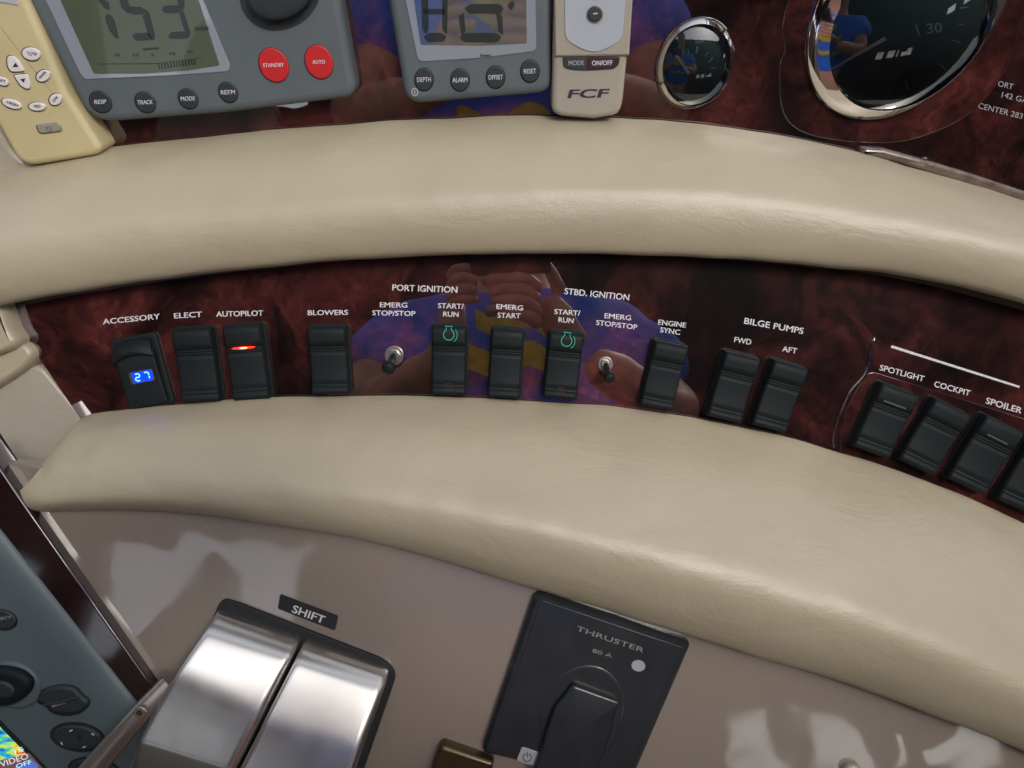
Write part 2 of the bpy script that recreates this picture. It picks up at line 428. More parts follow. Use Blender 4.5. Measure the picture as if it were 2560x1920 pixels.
# brushing across the lever width
t = M_['steel'].node_tree; b = t.nodes['Principled BSDF']; tc = t.nodes['Texture Coordinate']
mp = t.nodes.new('ShaderNodeMapping'); mp.inputs['Rotation'].default_value = (0, 0, R_(19)); mp.inputs['Scale'].default_value = (12, 1500, 1500)
n = t.nodes.new('ShaderNodeTexNoise'); n.inputs['Scale'].default_value = 1; n.inputs['Detail'].default_value = 4
bu = t.nodes.new('ShaderNodeBump'); bu.inputs['Distance'].default_value = .00002; bu.inputs['Strength'].default_value = .8
t.links.new(tc.outputs['Object'], mp.inputs[0]); t.links.new(mp.outputs[0], n.inputs['Vector']); t.links.new(n.outputs['Fac'], bu.inputs['Height']); t.links.new(bu.outputs[0], b.inputs['Normal'])
n2 = t.nodes.new('ShaderNodeTexNoise'); n2.inputs['Scale'].default_value = 60; n2.inputs['Detail'].default_value = 6; n2.inputs['Roughness'].default_value = .7
t.links.new(tc.outputs['Object'], n2.inputs['Vector'])
mr = t.nodes.new('ShaderNodeMapRange'); mr.inputs[1].default_value = .35; mr.inputs[2].default_value = .7; mr.inputs[3].default_value = .29; mr.inputs[4].default_value = .34
t.links.new(n2.outputs['Fac'], mr.inputs[0]); t.links.new(mr.outputs[0], b.inputs['Roughness'])

# ---------------------------------------------------------------- setting: deck, shell, hardtop
def box(name, x0, x1, y0, y1, z0, z1, m, parent=None):
    V = [(x, y, z) for x in (x0, x1) for y in (y0, y1) for z in (z0, z1)]
    F = [(0, 1, 3, 2), (4, 6, 7, 5), (0, 4, 5, 1), (2, 3, 7, 6), (0, 2, 6, 4), (1, 5, 7, 3)]
    c = Vector(((x0 + x1) / 2, (y0 + y1) / 2, z0))
    return mesh_obj(name, [Vector(v) - c for v in V], F, Matrix.Translation(c), m, parent, smooth=False)
tag(box('deck', -2.2, 2.2, -3.2, 2.2, -.02, 0, M_['deck']), kind='structure')
sea = box('sea', -250, 250, -250, 250, -1.3, -1.2, mat('sea_water', (.02, .05, .06), rough=.15, bump=[(.6, 120)]))
tag(sea, kind='structure')
# unseen helm shelter, its openings shaped for light and reflections: hardtop with a long hatch, side walls with window strips, rear bulkhead with an opening at left
def walls(name, parts, m):
    for k, d in enumerate(parts): tag(box(name, *d, m), kind='structure')
walls('hardtop', [(-1.75, 1.75, -2.0, -.70, 1.98, 2.06), (-1.75, 1.75, .15, .34, 1.98, 2.06), (-1.75, -.95, -.70, .15, 1.98, 2.06), (1.15, 1.75, -.70, .15, 1.98, 2.06)], M_['roof'])
SW_ = []
for x0 in (-1.75, 1.68):
    if x0 > 0: SW_ += [(x0 + .002, x0 + .05, -2.0, -1.05, 1.69, 1.83)]  # added blank strip over the right rear windows, stops their reflection
    SW_ += [(x0, x0 + .07, -2.0, 1.6, 0, 1.44), (x0, x0 + .07, -2.0, .1, 1.44, 1.70), (x0, x0 + .07, -2.0, .1, 1.82, 1.98)]
    SW_ += [(x0, x0 + .07, y, y + .14, 1.70, 1.82) for y in (-1.99, -1.6, -1.2, -.8, -.4, 0)]
walls('side_wall', SW_, M_['wallin'])
walls('rear_bulkhead', [(-1.68, 1.68, -2.0, -1.93, 0, 1.16), (-1.68, .75, -2.0, -1.93, 1.16, 1.52), (.75, 1.68, -2.0, -1.93, 1.31, 1.52), (.92, 1.0, -2.0, -1.93, 1.16, 1.31), (1.2, 1.24, -2.0, -1.93, 1.16, 1.31), (1.3, 1.36, -2.0, -1.93, 1.16, 1.31), (1.36, 1.5, -2.0, -1.93, 1.25, 1.31), (-.80, 1.68, -2.0, -1.93, 1.52, 1.98), (-1.68, -1.58, -2.0, -1.93, 1.52, 1.98)], M_['wallin'])

hb = prism_uv('reflected_shape', [Vector(p) for p in rp([(-.24, -.95), (.24, -.95), (.22, .10), (.14, .20), (.09, .33), (.02, .41), (-.05, .30), (-.10, .18), (-.20, .08)], .12)], Matrix.Translation((-1.0, -1.55, 1.34)) @ Matrix.Rotation(R_(90), 4, 'X'), -.06, .06, .04, M_['leather2'])  # added out of view to put a dark shape in the console reflection
tag(hb, 'added tall taupe chair standing behind the helm, seen only as a reflection', 'silhouette')

# ---------------------------------------------------------------- dash panels
def big(px_pts): return px_pts
up = prism('upper_dash_panel', PU, [(-330, -260), (2900, -260), (2900, 640), (2300, 520), (1800, 400), (1280, 360), (700, 390), (0, 480), (-330, 560)], -12, 0, 1, M_['burl'])
tag(up, 'glossy dark red burl wood panel above the upper padded roll, carrying the gauges', 'dash panel')
mid = prism('switch_panel', PM, [(-30, 640), (12, 768), (100, 898), (193, 1036), (260, 1130), (1200, 1130), (2000, 1240), (2760, 1500), (2760, 600), (1300, 540), (200, 560)], -6, 0, .15, M_['burl'])
tag(mid, 'glossy red burl wood strip with a row of black switches between the two cream pads', 'dash panel')
cons = prism('lever_console', PL, [(-60, 1150), (700, 1220), (1300, 1340), (2000, 1560), (2800, 1800), (2800, 2250), (500, 2250), (290, 1790)], -14, 0, 2, M_['gel'])
tag(cons, 'shiny taupe gelcoat console face below the lower cream pad, holding the levers', 'console')
# black sheet behind the upholstery joints, shade put into its colour
sh = prism('gap_backing', PM, [(-900, 100), (600, 300), (600, 1250), (600, 1700), (600, 2000), (-1100, 2000)], -75, -55, 1, M_['blackflat'])
tag(sh, 'black backing sheet whose colour gives the shade in the gaps of the left cushions', 'backing sheet')

# ---------------------------------------------------------------- padded rolls
def lerp_tab(tab, t):
    for i in range(len(tab) - 1):
        if tab[i][0] <= t <= tab[i + 1][0]:
            k = (t - tab[i][0]) / (tab[i + 1][0] - tab[i][0])
            return [a + (b - a) * k for a, b in zip(tab[i][1:], tab[i + 1][1:])]
    return list(tab[-1][1:] if t > tab[-1][0] else tab[0][1:])
def smooth_curve(pts, N):
    """sample N points of a Catmull-Rom curve through 2D points, evenly by index"""
    C = catmull([Vector((x, y, 0)) for x, y in pts], 24)
    L = [0]
    for i in range(1, len(C)): L.append(L[-1] + (C[i] - C[i - 1]).length)
    out = []; j = 0
    for k in range(N):
        s = L[-1] * k / (N - 1)
        while j < len(L) - 2 and L[j + 1] < s: j += 1
        t = (s - L[j]) / max(1e-9, L[j + 1] - L[j]); out.append(C[j].lerp(C[j + 1], min(1, t)))
    return out
def y_at(curve, x):
    for i in range(len(curve) - 1):
        if curve[i].x <= x <= curve[i + 1].x:
            k = (x - curve[i].x) / (curve[i + 1].x - curve[i].x); return curve[i].y + (curve[i + 1].y - curve[i].y) * k
    return curve[0].y if x < curve[0].x else curve[-1].y
def noise3(p, s): return noise.noise(Vector(p) * s)
T1 = smooth_curve([(-420, 500), (-200, 468), (0, 437), (70, 411), (249, 376), (579, 339), (926, 310), (1273, 295), (1504, 297), (1736, 312), (1909, 338), (2083, 370), (2315, 432), (2560, 506), (2760, 575), (3000, 660)], 400)
B1 = smooth_curve([(-420, 850), (-200, 800), (0, 758), (231, 718), (463, 683), (694, 660), (926, 640), (1157, 632), (1389, 628), (1620, 632), (1852, 642), (2083, 663), (2315, 694), (2560, 752), (2760, 810), (3000, 890)], 400)
K1 = smooth_curve([(-420, 690), (-200, 655), (0, 620), (231, 585), (463, 550), (926, 509), (1389, 487), (1620, 488), (1852, 500), (2083, 532), (2315, 568), (2560, 622), (2760, 675), (3000, 750)], 400)
rows = []
for i in range(240):
    x = -400 + 3380 * i / 239
    yt, yb, yk = y_at(T1, x), y_at(B1, x), y_at(K1, x)
    A0 = PU.hit(x, yt + 14, -.006); A = PU.hit(x, yt, .0015)
    C = PM.hit(x, yk, .034); B = PM.hit(x, yb - 4, .0245); D = PM.hit(x, yb - 8, -.002); D2 = PM.hit(x, yb - 60, -.002)
    upv = Vector((0, 0, 1))
    A1 = A.lerp(C, .06) + upv * .003
    Am = A.lerp(C, .45) + upv * .008
    Ak = A.lerp(C, .86) + upv * .0042
    Cb = C.lerp(B, .5) + Vector((0, -.0035, .0015))
    prof = catmull([A0, A, A1, Am, Ak, C, Cb, B, B.lerp(D, .4) - upv * .0035, D, D2], 7)
    out = []
    for p in prof:
        n = noise3(p, 22) * .0010 + noise3(p, 55) * .00045
        out.append(p + upv * n)
    rows.append(out)
o = grid_obj('upper_padded_roll', rows, M_['leather'], PM.mat(0, .05))
tag(o, 'long cream vinyl padded roll curving across between gauge panel and switch panel', 'padded roll')

# lower pad: matched points from back edge (top) to front edge (bottom)
T2 = [(205, 1052), (214, 1043), (228, 1038), (255, 1034), (300, 1030), (370, 1022), (579, 1003), (810, 994), (995, 993), (1157, 999), (1389, 1010), (1620, 1031), (1852, 1071), (2083, 1129), (2315, 1205), (2560, 1314), (2800, 1440), (3050, 1590)]
B2 = [(44, 1238), (50, 1256), (66, 1270), (92, 1277), (127, 1277), (200, 1274), (405, 1279), (600, 1299), (810, 1331), (1042, 1383), (1273, 1451), (1500, 1520), (1700, 1582), (1917, 1647), (2134, 1712), (2351, 1794), (2560, 1877), (2760, 1960)]
H2 = [0, .35, .62, .8, .9, 1, 1, 1, 1, 1, 1, 1, 1, 1, 1, 1, 1, 1]
F2 = [7, 8, 10, 11, 12, 14, 16, 20, 26, 30, 33, 36, 38, 38, 38, 38, 38, 38]   # how far the front edge stands out, mm
top = catmull([Vector((x, y, h)) for (x, y), h in zip(T2, H2)], 12)
bot = catmull([Vector((x, y, h)) for (x, y), h in zip(B2, F2)], 12)
rows = []
for a, b in zip(top, bot):
    h = a.z; f = b.z * MM
    k = .28 + .72 * h
    A0 = PM.hit(a.x, a.y + 12, -.006); A = PM.hit(a.x, a.y, .001)
    B = PL.hit(b.x, b.y - 4, f * .62)
    ky = .30 if b.x > 900 else .30
    cx, cy = b.x + (a.x - b.x) * ky, b.y + (a.y - b.y) * ky
    if b.x > 1000:
        kk = min(1, (b.x - 1000) / 700); cy -= 0 * kk
    C = PL.hit(cx, cy, f * k * 1.18)
    upv = Vector((0, 0, 1))
    A1 = A.lerp(C, .05) + upv * .0035 * k
    Am = A.lerp(C, .42) + upv * .0095 * k
    Ak = A.lerp(C, .80) + upv * .0062 * k
    Cb = C.lerp(B, .5) + Vector((0, -.0052, .0012)) * k
    D = PL.hit(b.x, b.y - 10, -.003); D2 = PL.hit(b.x, b.y - 60, -.003)
    prof = catmull([A0, A, A1, Am, Ak, C, Cb, B, B.lerp(D, .45) - upv * .0025, D, D2], 8)
    out = []
    for p in prof:
        n = noise3(p, 20) * .0016 + noise3(p, 60) * .0006
        out.append(p + upv * n * h)
    rows.append(out)
o = grid_obj('lower_padded_roll', rows, M_['leather'], PM.mat(0, -.08))
tag(o, 'broad cream vinyl padded armrest roll below the row of switches', 'padded roll')

# left-hand cushions
c = prism('side_cushion', PM, rp([(-80, 1000), (92, 900), (218, 1052), (232, 1090), (58, 1295), (-80, 1040)], [10, 40, 30, 30, 40, 10], 10), -40, -1.2, 3, M_['leather2'], segs=6, bh=6)
tag(c, 'taupe vinyl side cushion wedged between the switch panel end and the wood rail', 'cushion')
c = prism('side_cushion', PM, rp([(-120, 925), (0, 880), (50, 850), (76, 866), (86, 893), (62, 925), (0, 966), (-120, 1040)], [0, 0, 30, 30, 30, 30, 0, 0]), -40, 7, 4, M_['leather'], segs=6, bh=12)
tag(c, 'narrow cream cushion fold above the taupe side cushion at the left edge', 'cushion')
c = prism('side_cushion', PM, rp([(-120, 740), (-4, 748), (12, 796), (24, 826), (42, 850), (34, 874), (0, 887), (-120, 915)], [0, 6, 0, 6, 25, 25, 0, 0]), -40, 14, 4, M_['leather'], segs=6, bh=10)
tag(c, 'small cream cushion lump, topmost at the left end of the switch panel', 'cushion')
c = prism('side_cushion', PU, rp([(-260, 250), (-20, 290), (30, 380), (82, 425), (40, 470), (-260, 520)], [0, 30, 20, 8, 8, 0]), 0, 4, 4, M_['leather2'], segs=5)  # shading of this cream corner is put into the greyer vinyl
tag(c, 'cushion corner behind the yellowed remote control, its shading put into greyer vinyl', 'cushion')

# ---------------------------------------------------------------- printed lettering on the switch panel
LT = [('ACCESSORY', (258, 811), (400, 797), 14), ('ELECT', (436, 796), (505, 792), 14), ('AUTOPILOT', (541, 792), (658, 789), 14), ('BLOWERS', (770, 788), (870, 787), 13),
      ('PORT IGNITION', (981, 726), (1143, 732), 16), ('EMERG', (950, 768), (1018, 769), 13), ('STOP/STOP', (931, 788), (1038, 790), 13),
      ('START/', (1095, 770), (1159, 772), 13), ('RUN', (1108, 791), (1146, 792), 13), ('EMERG', (1241, 772), (1307, 776), 13), ('START', (1244, 794), (1301, 796), 13),
      ('STBD. IGNITION', (1411, 735), (1572, 751), 16), ('START/', (1386, 785), (1450, 789), 13), ('RUN', (1396, 805), (1433, 808), 13),
      ('EMERG', (1511, 795), (1577, 801), 13), ('STOP/STOP', (1490, 812), (1592, 824), 13), ('ENGINE', (1645, 811), (1714, 819), 13), ('SYNC', (1650, 830), (1699, 837), 13),
      ('BILGE PUMPS', (1860, 809), (2007, 835), 16), ('FWD', (1835, 855), (1877, 862), 14), ('AFT', (1955, 878), (1991, 884), 14),
      ('SPOTLIGHT', (2198, 925), (2308, 954), 15), ('COCKPIT', (2334, 966), (2423, 990), 15), ('SPOILER', (2463, 1008), (2552, 1034), 16)]
for s, a, b, cap in LT:
    text('lettering', PM, s, a, b, cap, .15, M_['print'], mid)
prism('printed_line', PM, [(2229, 863), (2550, 965), (2548, 970), (2227, 869)], 0, .25, 0, M_['print'], mid)
# moulded ridge where the right-hand switch bay begins, and small chips of old adhesive
def strand(name, pl, pts, r, m, parent, off=0.4):
    P = catmull([pl.hit(x, y, off * MM) for x, y in pts], 6); rows = []
    for i, p in enumerate(P):
        t = (P[min(i + 1, len(P) - 1)] - P[max(i - 1, 0)]).normalized(); s = t.cross(pl.z).normalized(); nn = s.cross(t)
        k = r * MM * (1 if 0 < i < len(P) - 1 else .3)
        rows.append([p + s * math.cos(a) * k + nn * math.sin(a) * k * .7 for a in [math.pi * 2 * j / 8 for j in range(8)]])
    q = pl.uv(*pts[0])
    return grid_obj(name, rows, m, pl.mat(q.x, q.y), parent, close=True, caps=True)
strand('moulded_ridge', PM, [(2186, 842), (2178, 880), (2167, 930), (2130, 975), (2108, 1020), (2090, 1070), (2084, 1120)], 1.5, M_['burl'], mid)
prism('raised_bay', PM, rp([(2170, 925), (2700, 1090), (2700, 1420), (2440, 1310), (2100, 1150), (2104, 1040)], [26, 0, 0, 10, 20, 60]), -1, .5, .4, M_['burl'], mid)

# ---------------------------------------------------------------- rocker switches
def rocker_profile(lines=True):
    # (v from bottom 0 to top 1, height mm)
    return [(0, 6.2), (.012, 8.0), (.045, 8.9), (.10, 8.8), (.104, 8.5), (.114, 8.5), (.118, 8.75), (.15, 8.6), (.154, 8.3), (.164, 8.3), (.168, 8.5), (.24, 8.15), (.34, 7.9), (.46, 8.0), (.58, 8.3), (.632, 8.55), (.636, 8.2), (.646, 8.2), (.650, 8.65), (.668, 8.75), (.672, 8.4), (.682, 8.4), (.686, 8.85), (.704, 8.95), (.708, 8.6), (.718, 8.6), (.722, 9.05), (.80, 9.5), (.88, 9.9), (.94, 10.0), (.98, 9.3), (1, 7.6)]
def make_rocker_mesh():
    W, H = 1.0, 1.0
    prof = rocker_profile()
    xs = [(-.5, -1.4), (-.485, -.35), (-.44, 0), (0, .12), (.44, 0), (.485, -.35), (.5, -1.4)]
    V = []; F = []
    for v, z in prof:
        V.append((-.5, v - .5, 0.0))
        for x, dz in xs: V.append((x, v - .5, (z + dz) * MM))
        V.append((.5, v - .5, 0.0))
    n = len(xs) + 2
    for i in range(len(prof) - 1):
        for j in range(n - 1):
            F.append((i * n + j, i * n + j + 1, (i + 1) * n + j + 1, (i + 1) * n + j))
    F.append(tuple(range(n))); F.append(tuple(reversed(range((len(prof) - 1) * n, len(prof) * n))))
    me = bpy.data.meshes.new('rocker'); me.from_pydata(V, [], F); bm = bmesh.new(); bm.from_mesh(me); bmesh.ops.recalc_face_normals(bm, faces=bm.faces); bm.to_mesh(me); bm.free()
    me.shade_smooth(); me.set_sharp_from_angle(angle=R_(38)); me.materials.append(M_['black'])
    return me
ROCK = make_rocker_mesh()
HOUS = None
SW = [('ELECT', [(431, 823), (519, 821), (555, 1004), (452, 1008)], 'under the ELECT lettering'),
      ('AUTOPILOT', [(557, 815), (645, 812), (675, 996), (582, 1004)], 'with a glowing red lamp under the AUTOPILOT lettering'),
      ('BLOWERS', [(771, 817), (860, 817), (875, 985), (777, 988)], 'standing alone under the BLOWERS lettering'),
      ('START1', [(1081, 815), (1167, 817), (1163, 989), (1077, 989)], 'with a green engine symbol, the one below PORT IGNITION'),
      ('EMERG', [(1229, 822), (1312, 826), (1297, 1000), (1220, 994)], 'under the EMERG START lettering, between the two green-marked switches'),
      ('START2', [(1377, 828), (1462, 837), (1439, 1000), (1356, 996)], 'with a green engine symbol, the one below STBD. IGNITION'),
      ('SYNC', [(1641, 853), (1721, 866), (1682, 1030), (1598, 1012)], 'under the ENGINE SYNC lettering'),
      ('FWD', [(1822, 883), (1905, 896), (1851, 1058), (1760, 1040)], 'under the FWD lettering of the bilge pumps'),
      ('AFT', [(1943, 905), (2027, 921), (1961, 1081), (1872, 1062)], 'under the AFT lettering of the bilge pumps'),
      ('SPOT', [(2217, 967), (2306, 989), (2221, 1140), (2118, 1117)], 'under the SPOTLIGHT lettering'),
      ('COCK', [(2347, 1008), (2436, 1035), (2335, 1186), (2236, 1145)], 'under the COCKPIT lettering'),
      ('SPOIL', [(2477, 1049), (2566, 1081), (2463, 1233), (2355, 1194)], 'under the SPOILER lettering'),
      ('LAST', [(2607, 1096), (2696, 1128), (2593, 1280), (2472, 1250)], 'cut off by the right edge, below the SPOILER switch')]
def quad_frame(pl, q, off):
    TL, TR, BR, BL = [pl.uv(*p, off * MM) for p in q]
    c = (TL + TR + BR + BL) / 4; xv = ((TR - TL) + (BR - BL)) / 2; yv = ((TL - BL) + (TR - BR)) / 2
    ang = (math.atan2(xv.y, xv.x) + math.atan2(yv.y, yv.x) - math.pi / 2) / 2
    return c, ang, xv.length * abs(math.cos(math.atan2(xv.y, xv.x) - ang)), yv.length
SWF = {}
for key, q, lab in SW:
    cc, ang, W, H = quad_frame(PM, q, 9.3)
    M = PM.mat(cc.x, cc.y) @ Matrix.Rotation(ang, 4, 'Z')
    t = empty('rocker_switch', M, 'black rocker switch ' + lab, 'rocker switch', 'black rocker switches along the wood panel')
    SWF[key] = (t, M, W, H)
    P = [Vector(p) for p in rp([(-W / 2 - .0009, -H / 2 - .001), (W / 2 + .0009, -H / 2 - .001), (W / 2 + .0009, H / 2 + .0014), (-W / 2 - .0009, H / 2 + .0014)], .003)]
    prism_uv('housing', P, M, 0, .0018, .0006, M_['black'], t)
    o = bpy.data.objects.new('rocker', ROCK); COL.objects.link(o); place(o, M @ Matrix.Translation((0, 0, .001)) @ Matrix.Diagonal((W, H, 1, 1)), t)
class LP:   # a local plane, for flat marks laid on a switch face
    def __init__(s, M): s.M = M
def loc_prism(name, M, pts, z0, z1, m, parent, bev=0.0):
    return prism_uv(name, [Vector(p) for p in pts], M, z0, z1, bev, m, parent)
def ring_strip(name, M, pts, w_, z, m, parent, closed=False):
    """thin raised line through local points"""
    V = []; F = []; P = [Vector(p) for p in pts]; n = len(P)
    for i, p in enumerate(P):
        a = P[i - 1] if (i > 0 or closed) else p; b = P[(i + 1) % n] if (i < n - 1 or closed) else p
        t = (b - a).normalized(); s = Vector((-t.y, t.x)) * w_ / 2
        for q in (p + s, p - s):
            V.append((q.x, q.y, z)); V.append((q.x, q.y, z + .0001))
    for i in range(n if closed else n - 1):
        j = (i + 1) % n
        F += [(4 * i + 1, 4 * i + 3, 4 * j + 3, 4 * j + 1), (4 * i, 4 * j, 4 * j + 2, 4 * i + 2), (4 * i, 4 * i + 1, 4 * j + 1, 4 * j), (4 * i + 2, 4 * j + 2, 4 * j + 3, 4 * i + 3)]
    return mesh_obj(name, V, F, M, m, parent, smooth=False)
for key in ('START1', 'START2'):
    t, M, W, H = SWF[key]
    z = .0117; M2 = M @ Matrix.Translation((0, .385 * H, 0)) @ Matrix.Rotation(-.05, 4, 'X')
    s = .0036
    pts = []
    for a in range(-230, 51, 14): pts.append((math.cos(R_(a)) * s, math.sin(R_(a)) * s - .0006))
    pts += [(s * .42, s * 1.05), (s * .75, s * 1.45), (-s * .75, s * 1.45), (-s * .42, s * 1.05)]
    ring_strip('green_symbol', M2, pts, .0006, z, M_['green'], t, True)
    arc = [(math.cos(R_(a)) * s * 1.55 + .0002, math.sin(R_(a)) * s * 1.55 - .0006) for a in range(-55, 46, 12)]
    ring_strip('green_symbol', M2, arc, .0005, z, M_['green'], t)
    M3 = M @ Matrix.Translation((0, -.37 * H, 0))
    ring_strip('red_symbol', M3, [(math.cos(R_(a)) * .0025, math.sin(R_(a)) * .0025) for a in range(0, 360, 24)], .0004, .0101, M_['redsym'], t, True)
    ring_strip('red_symbol', M3, [(-.0025, .0028), (.0025, -.0028)], .0004, .0101, M_['redsym'], t)
t, M, W, H = SWF['AUTOPILOT']
loc_prism('lamp', M @ Matrix.Translation((0, .205 * H, 0)), ell(0, 0, .0080, .0008, 0, 20), .0085, .0105, M_['redlamp'], t)
loc_prism('lamp_core', M @ Matrix.Translation((.0002, .203 * H, 0)), ell(0, 0, .0028, .0005, 0, 16), .0095, .0107, M_['redhot'], t)
for key in ('SPOT', 'SPOIL', 'LAST'):
    t, M, W, H = SWF[key]
    loc_prism('indicator_slot', M @ Matrix.Translation((0, .27 * H, 0)), rp([(-.0085, -.0006), (.0085, -.0006), (.0085, .0006), (-.0085, .0006)], .0005), .009, .0106, M_['dial'], t)
# voltage socket with its hooded cap
q = [(268, 863), (384, 843), (431, 1010), (325, 1024)]
cc, ang, W, H = quad_frame(PM, q, 9); W *= .86
cc = cc + Vector((-.0022, 0)); M = PM.mat(cc.x, cc.y) @ Matrix.Rotation(ang, 4, 'Z')
t = empty('voltage_meter', M, 'black hooded accessory socket with glowing blue digits, leftmost on the panel', 'voltmeter')
prism_uv('housing', [Vector(p) for p in rp([(-W / 2 - .003, -H / 2 - .002), (W / 2 + .003, -H / 2 - .002), (W / 2 + .003, H / 2 + .003), (-W / 2 - .003, H / 2 + .003)], .004)], M, 0, .003, .001, M_['black'], t)
V = []; F = []
prof = [(0, 4), (.02, 6), (.1, 7), (.3, 7.6), (.55, 8.2), (.72, 8.6), (.78, 7.6), (.80, 7.6)]
for v, z in prof:
    for x, dz in ((-.5, -9), (-.5, -1.2), (-.46, -.2), (0, .4), (.46, -.2), (.5, -1.2), (.5, -9)): V.append((x * W, (v - .5) * H, max(0, z + dz) * MM))
for i in range(len(prof) - 1):
    for j in range(6): F.append((i * 7 + j, i * 7 + j + 1, i * 7 + j + 8, i * 7 + j + 7))
F.append(tuple(range(7))); F.append(tuple(range((len(prof) - 1) * 7, len(prof) * 7)))
mesh_obj('face_plate', V, F, M, M_['black'], t)
V = []; F = []   # arched hood
NA = 12
hp = [(.74, 9.0, .52), (.755, 11.4, .53), (.79, 12.6, .53), (.86, 12.2, .52), (.94, 9.5, .5), (1.0, 5, .48), (1.0, 0, .48)]
for v, z, hw in hp:
    for k in range(NA + 1):
        x = -1 + 2 * k / NA
        bow = .09 * (1 - x * x) - .05
        V.append((x * hw * W, (v - .5 + bow * (1 if v < .9 else .4)) * H, max(0, (z - 2.4 * abs(x) ** 3)) * MM))
for i in range(len(hp) - 1):
    for j in range(NA): F.append((i * 13 + j, i * 13 + j + 1, i * 13 + j + 14, i * 13 + j + 13))
mesh_obj('hood', V, F, M, M_['black'], t)
DM = M @ Matrix.Translation((.0022, -.045 * H, 0))
loc_prism('display_window', DM, rp([(-.0085, -.0042), (.0082, -.0042), (.0082, .0042), (-.0085, .0042)], .001), .007, .0086, M_['dial'], t)
def seg7(name, M, x, y, w_, h_, th, on, z, m, parent, dz=.0002, slant=0.0):
    S7 = {'a': ((0, h_), (w_, h_)), 'g': ((0, h_ / 2), (w_, h_ / 2)), 'd': ((0, 0), (w_, 0)), 'f': ((0, h_ / 2), (0, h_)), 'b': ((w_, h_ / 2), (w_, h_)), 'e': ((0, 0), (0, h_ / 2)), 'c': ((w_, 0), (w_, h_ / 2))}
    for k in on:
        a, b = [Vector((p[0] + x + slant * p[1], p[1] + y)) for p in S7[k]]
        d = (b - a).normalized(); s = Vector((-d.y, d.x)) * th / 2; a2 = a + d * th * .15; b2 = b - d * th * .15
        pts = [a2 - d * 0 , a2 + d * th * .5 + s, b2 - d * th * .5 + s, b2, b2 - d * th * .5 - s, a2 + d * th * .5 - s]
        loc_prism(name, M, pts, z, z + dz, m, parent)
loc_prism('glow_panel', DM, rp([(-.0062, -.0034), (.0074, -.0034), (.0074, .0034), (-.0062, .0034)], .001), .0086, .0087, M_['blue'], t)
seg7('digit_segment', DM, -.0045, -.0024, .0032, .0048, .0009, 'abged', .0088, M_['bluehot'], t)
seg7('digit_segment', DM, .0020, -.0024, .0032, .0048, .0009, 'abc', .0088, M_['bluehot'], t)

# ---------------------------------------------------------------- toggle switches
def tube_rows(path, radii, n=16):
    rows = []
    ref = Vector((1, 0, 0))
    for i, p in enumerate(path):
        t = (path[min(i + 1, len(path) - 1)] - path[max(i - 1, 0)]).normalized()
        a = ref - t * ref.dot(t); a.normalize(); b = t.cross(a)
        rows.append([p + (a * math.cos(k) + b * math.sin(k)) * radii[i] for k in [2 * math.pi * j / n for j in range(n)]])
    return rows
for (wx, wy, wr, tx, ty, sc_, lab) in ((985, 889, 24, 969, 926, 1.0, 'between PORT IGNITION lettering and BLOWERS switch'), (1514, 911, 19, 1525, 951, .85, 'left of the ENGINE SYNC switch, tarnished')):
    t = empty('toggle_switch', base_of(PM, wx, wy), 'black toggle switch with metal collar ' + lab, 'toggle switch', 'toggle switches on the wood panel')
    prism('washer', PM, ell(wx, wy, wr, wr), 0, 1.4, .4, M_['ring'], t)
    prism('nut', PM, ell(wx, wy - 1, wr * .62, wr * .62, 0, 6), 1.2, 3.6, .4, M_['ring'], t)
    a = PM.hit(wx, wy - 1, .002); b = PM.hit(tx, ty, .019 * sc_)
    d = b - a
    fr = [0, .2, .4, .62, .66, .78, .9, .97, 1.0]; rr = [2.2, 2.3, 2.6, 3.1, 3.9, 4.6, 4.5, 3.4, 1.0]
    rows = tube_rows([a + d * f for f in fr], [r * MM * sc_ for r in rr])
    grid_obj('bat_lever', rows, M_['black'], base_of(PM, wx, wy), t, close=True, caps=True)

# ---------------------------------------------------------------- autopilot control head
ah = empty('autopilot_control', base_of(PU, 480, 150), 'large blue-grey autopilot control head with screen, dial and two red buttons', 'autopilot control')
prism('body', PU, rp([(-25, -175), (855, -190), (850, 0), (892, 242), (560, 283), (225, 309), (67, 0)], [40, 40, 0, 38, 0, 62, 0], 8), 0, 17, 5, M_['grey'], ah, segs=5)
prism('lcd_surround', PU, rp([(20, -175), (462, -190), (503, -12), (576, 166), (570, 179), (420, 190), (212, 199), (200, 185), (117, 8)], [6, 6, 0, 10, 6, 0, 8, 10, 0]), 14, 17.6, .5, M_['lcdframe'], ah)
prism('lcd', PU, rp([(75, -160), (448, -172), (492, -12), (549, 163), (470, 176), (360, 184), (234, 184), (145, -12)], [4, 4, 0, 5, 0, 0, 5, 0]), 17, 17.9, .2, M_['lcd'], ah)
def poly(name, pl, pts, off, m, parent, th=.15): return prism(name, pl, pts, off, off + th, 0, m, parent)
zz = 17.9
# figures 1 5 3
SEGS = [[(218, -60), (240, -62), (250, -5), (272, 5), (274, 25), (262, 22), (248, 5)],
        [(266, 35), (276, 36), (286, 50), (297, 96), (291, 98), (272, 75), (262, 45)],
        [(285, -60), (306, -62), (316, -8), (323, 14), (331, 17), (320, 34), (304, 20), (292, -20)],
        [(322, 17), (352, 17), (373, 30), (355, 36), (335, 37), (316, 30)],
        [(356, 38), (373, 30), (388, 92), (384, 101), (370, 90), (363, 62)],
        [(330, 90), (338, 83), (371, 81), (386, 100), (340, 102)],
        [(435, -60), (455, -62), (462, 12), (458, 26), (447, 14), (440, -10)],
        [(403, 24), (411, 14), (447, 12), (458, 26), (446, 33), (412, 33)],
        [(448, 34), (458, 27), (476, 80), (474, 92), (462, 80), (456, 62)],
        [(420, 90), (428, 80), (462, 78), (474, 92), (466, 97), (424, 97)]]
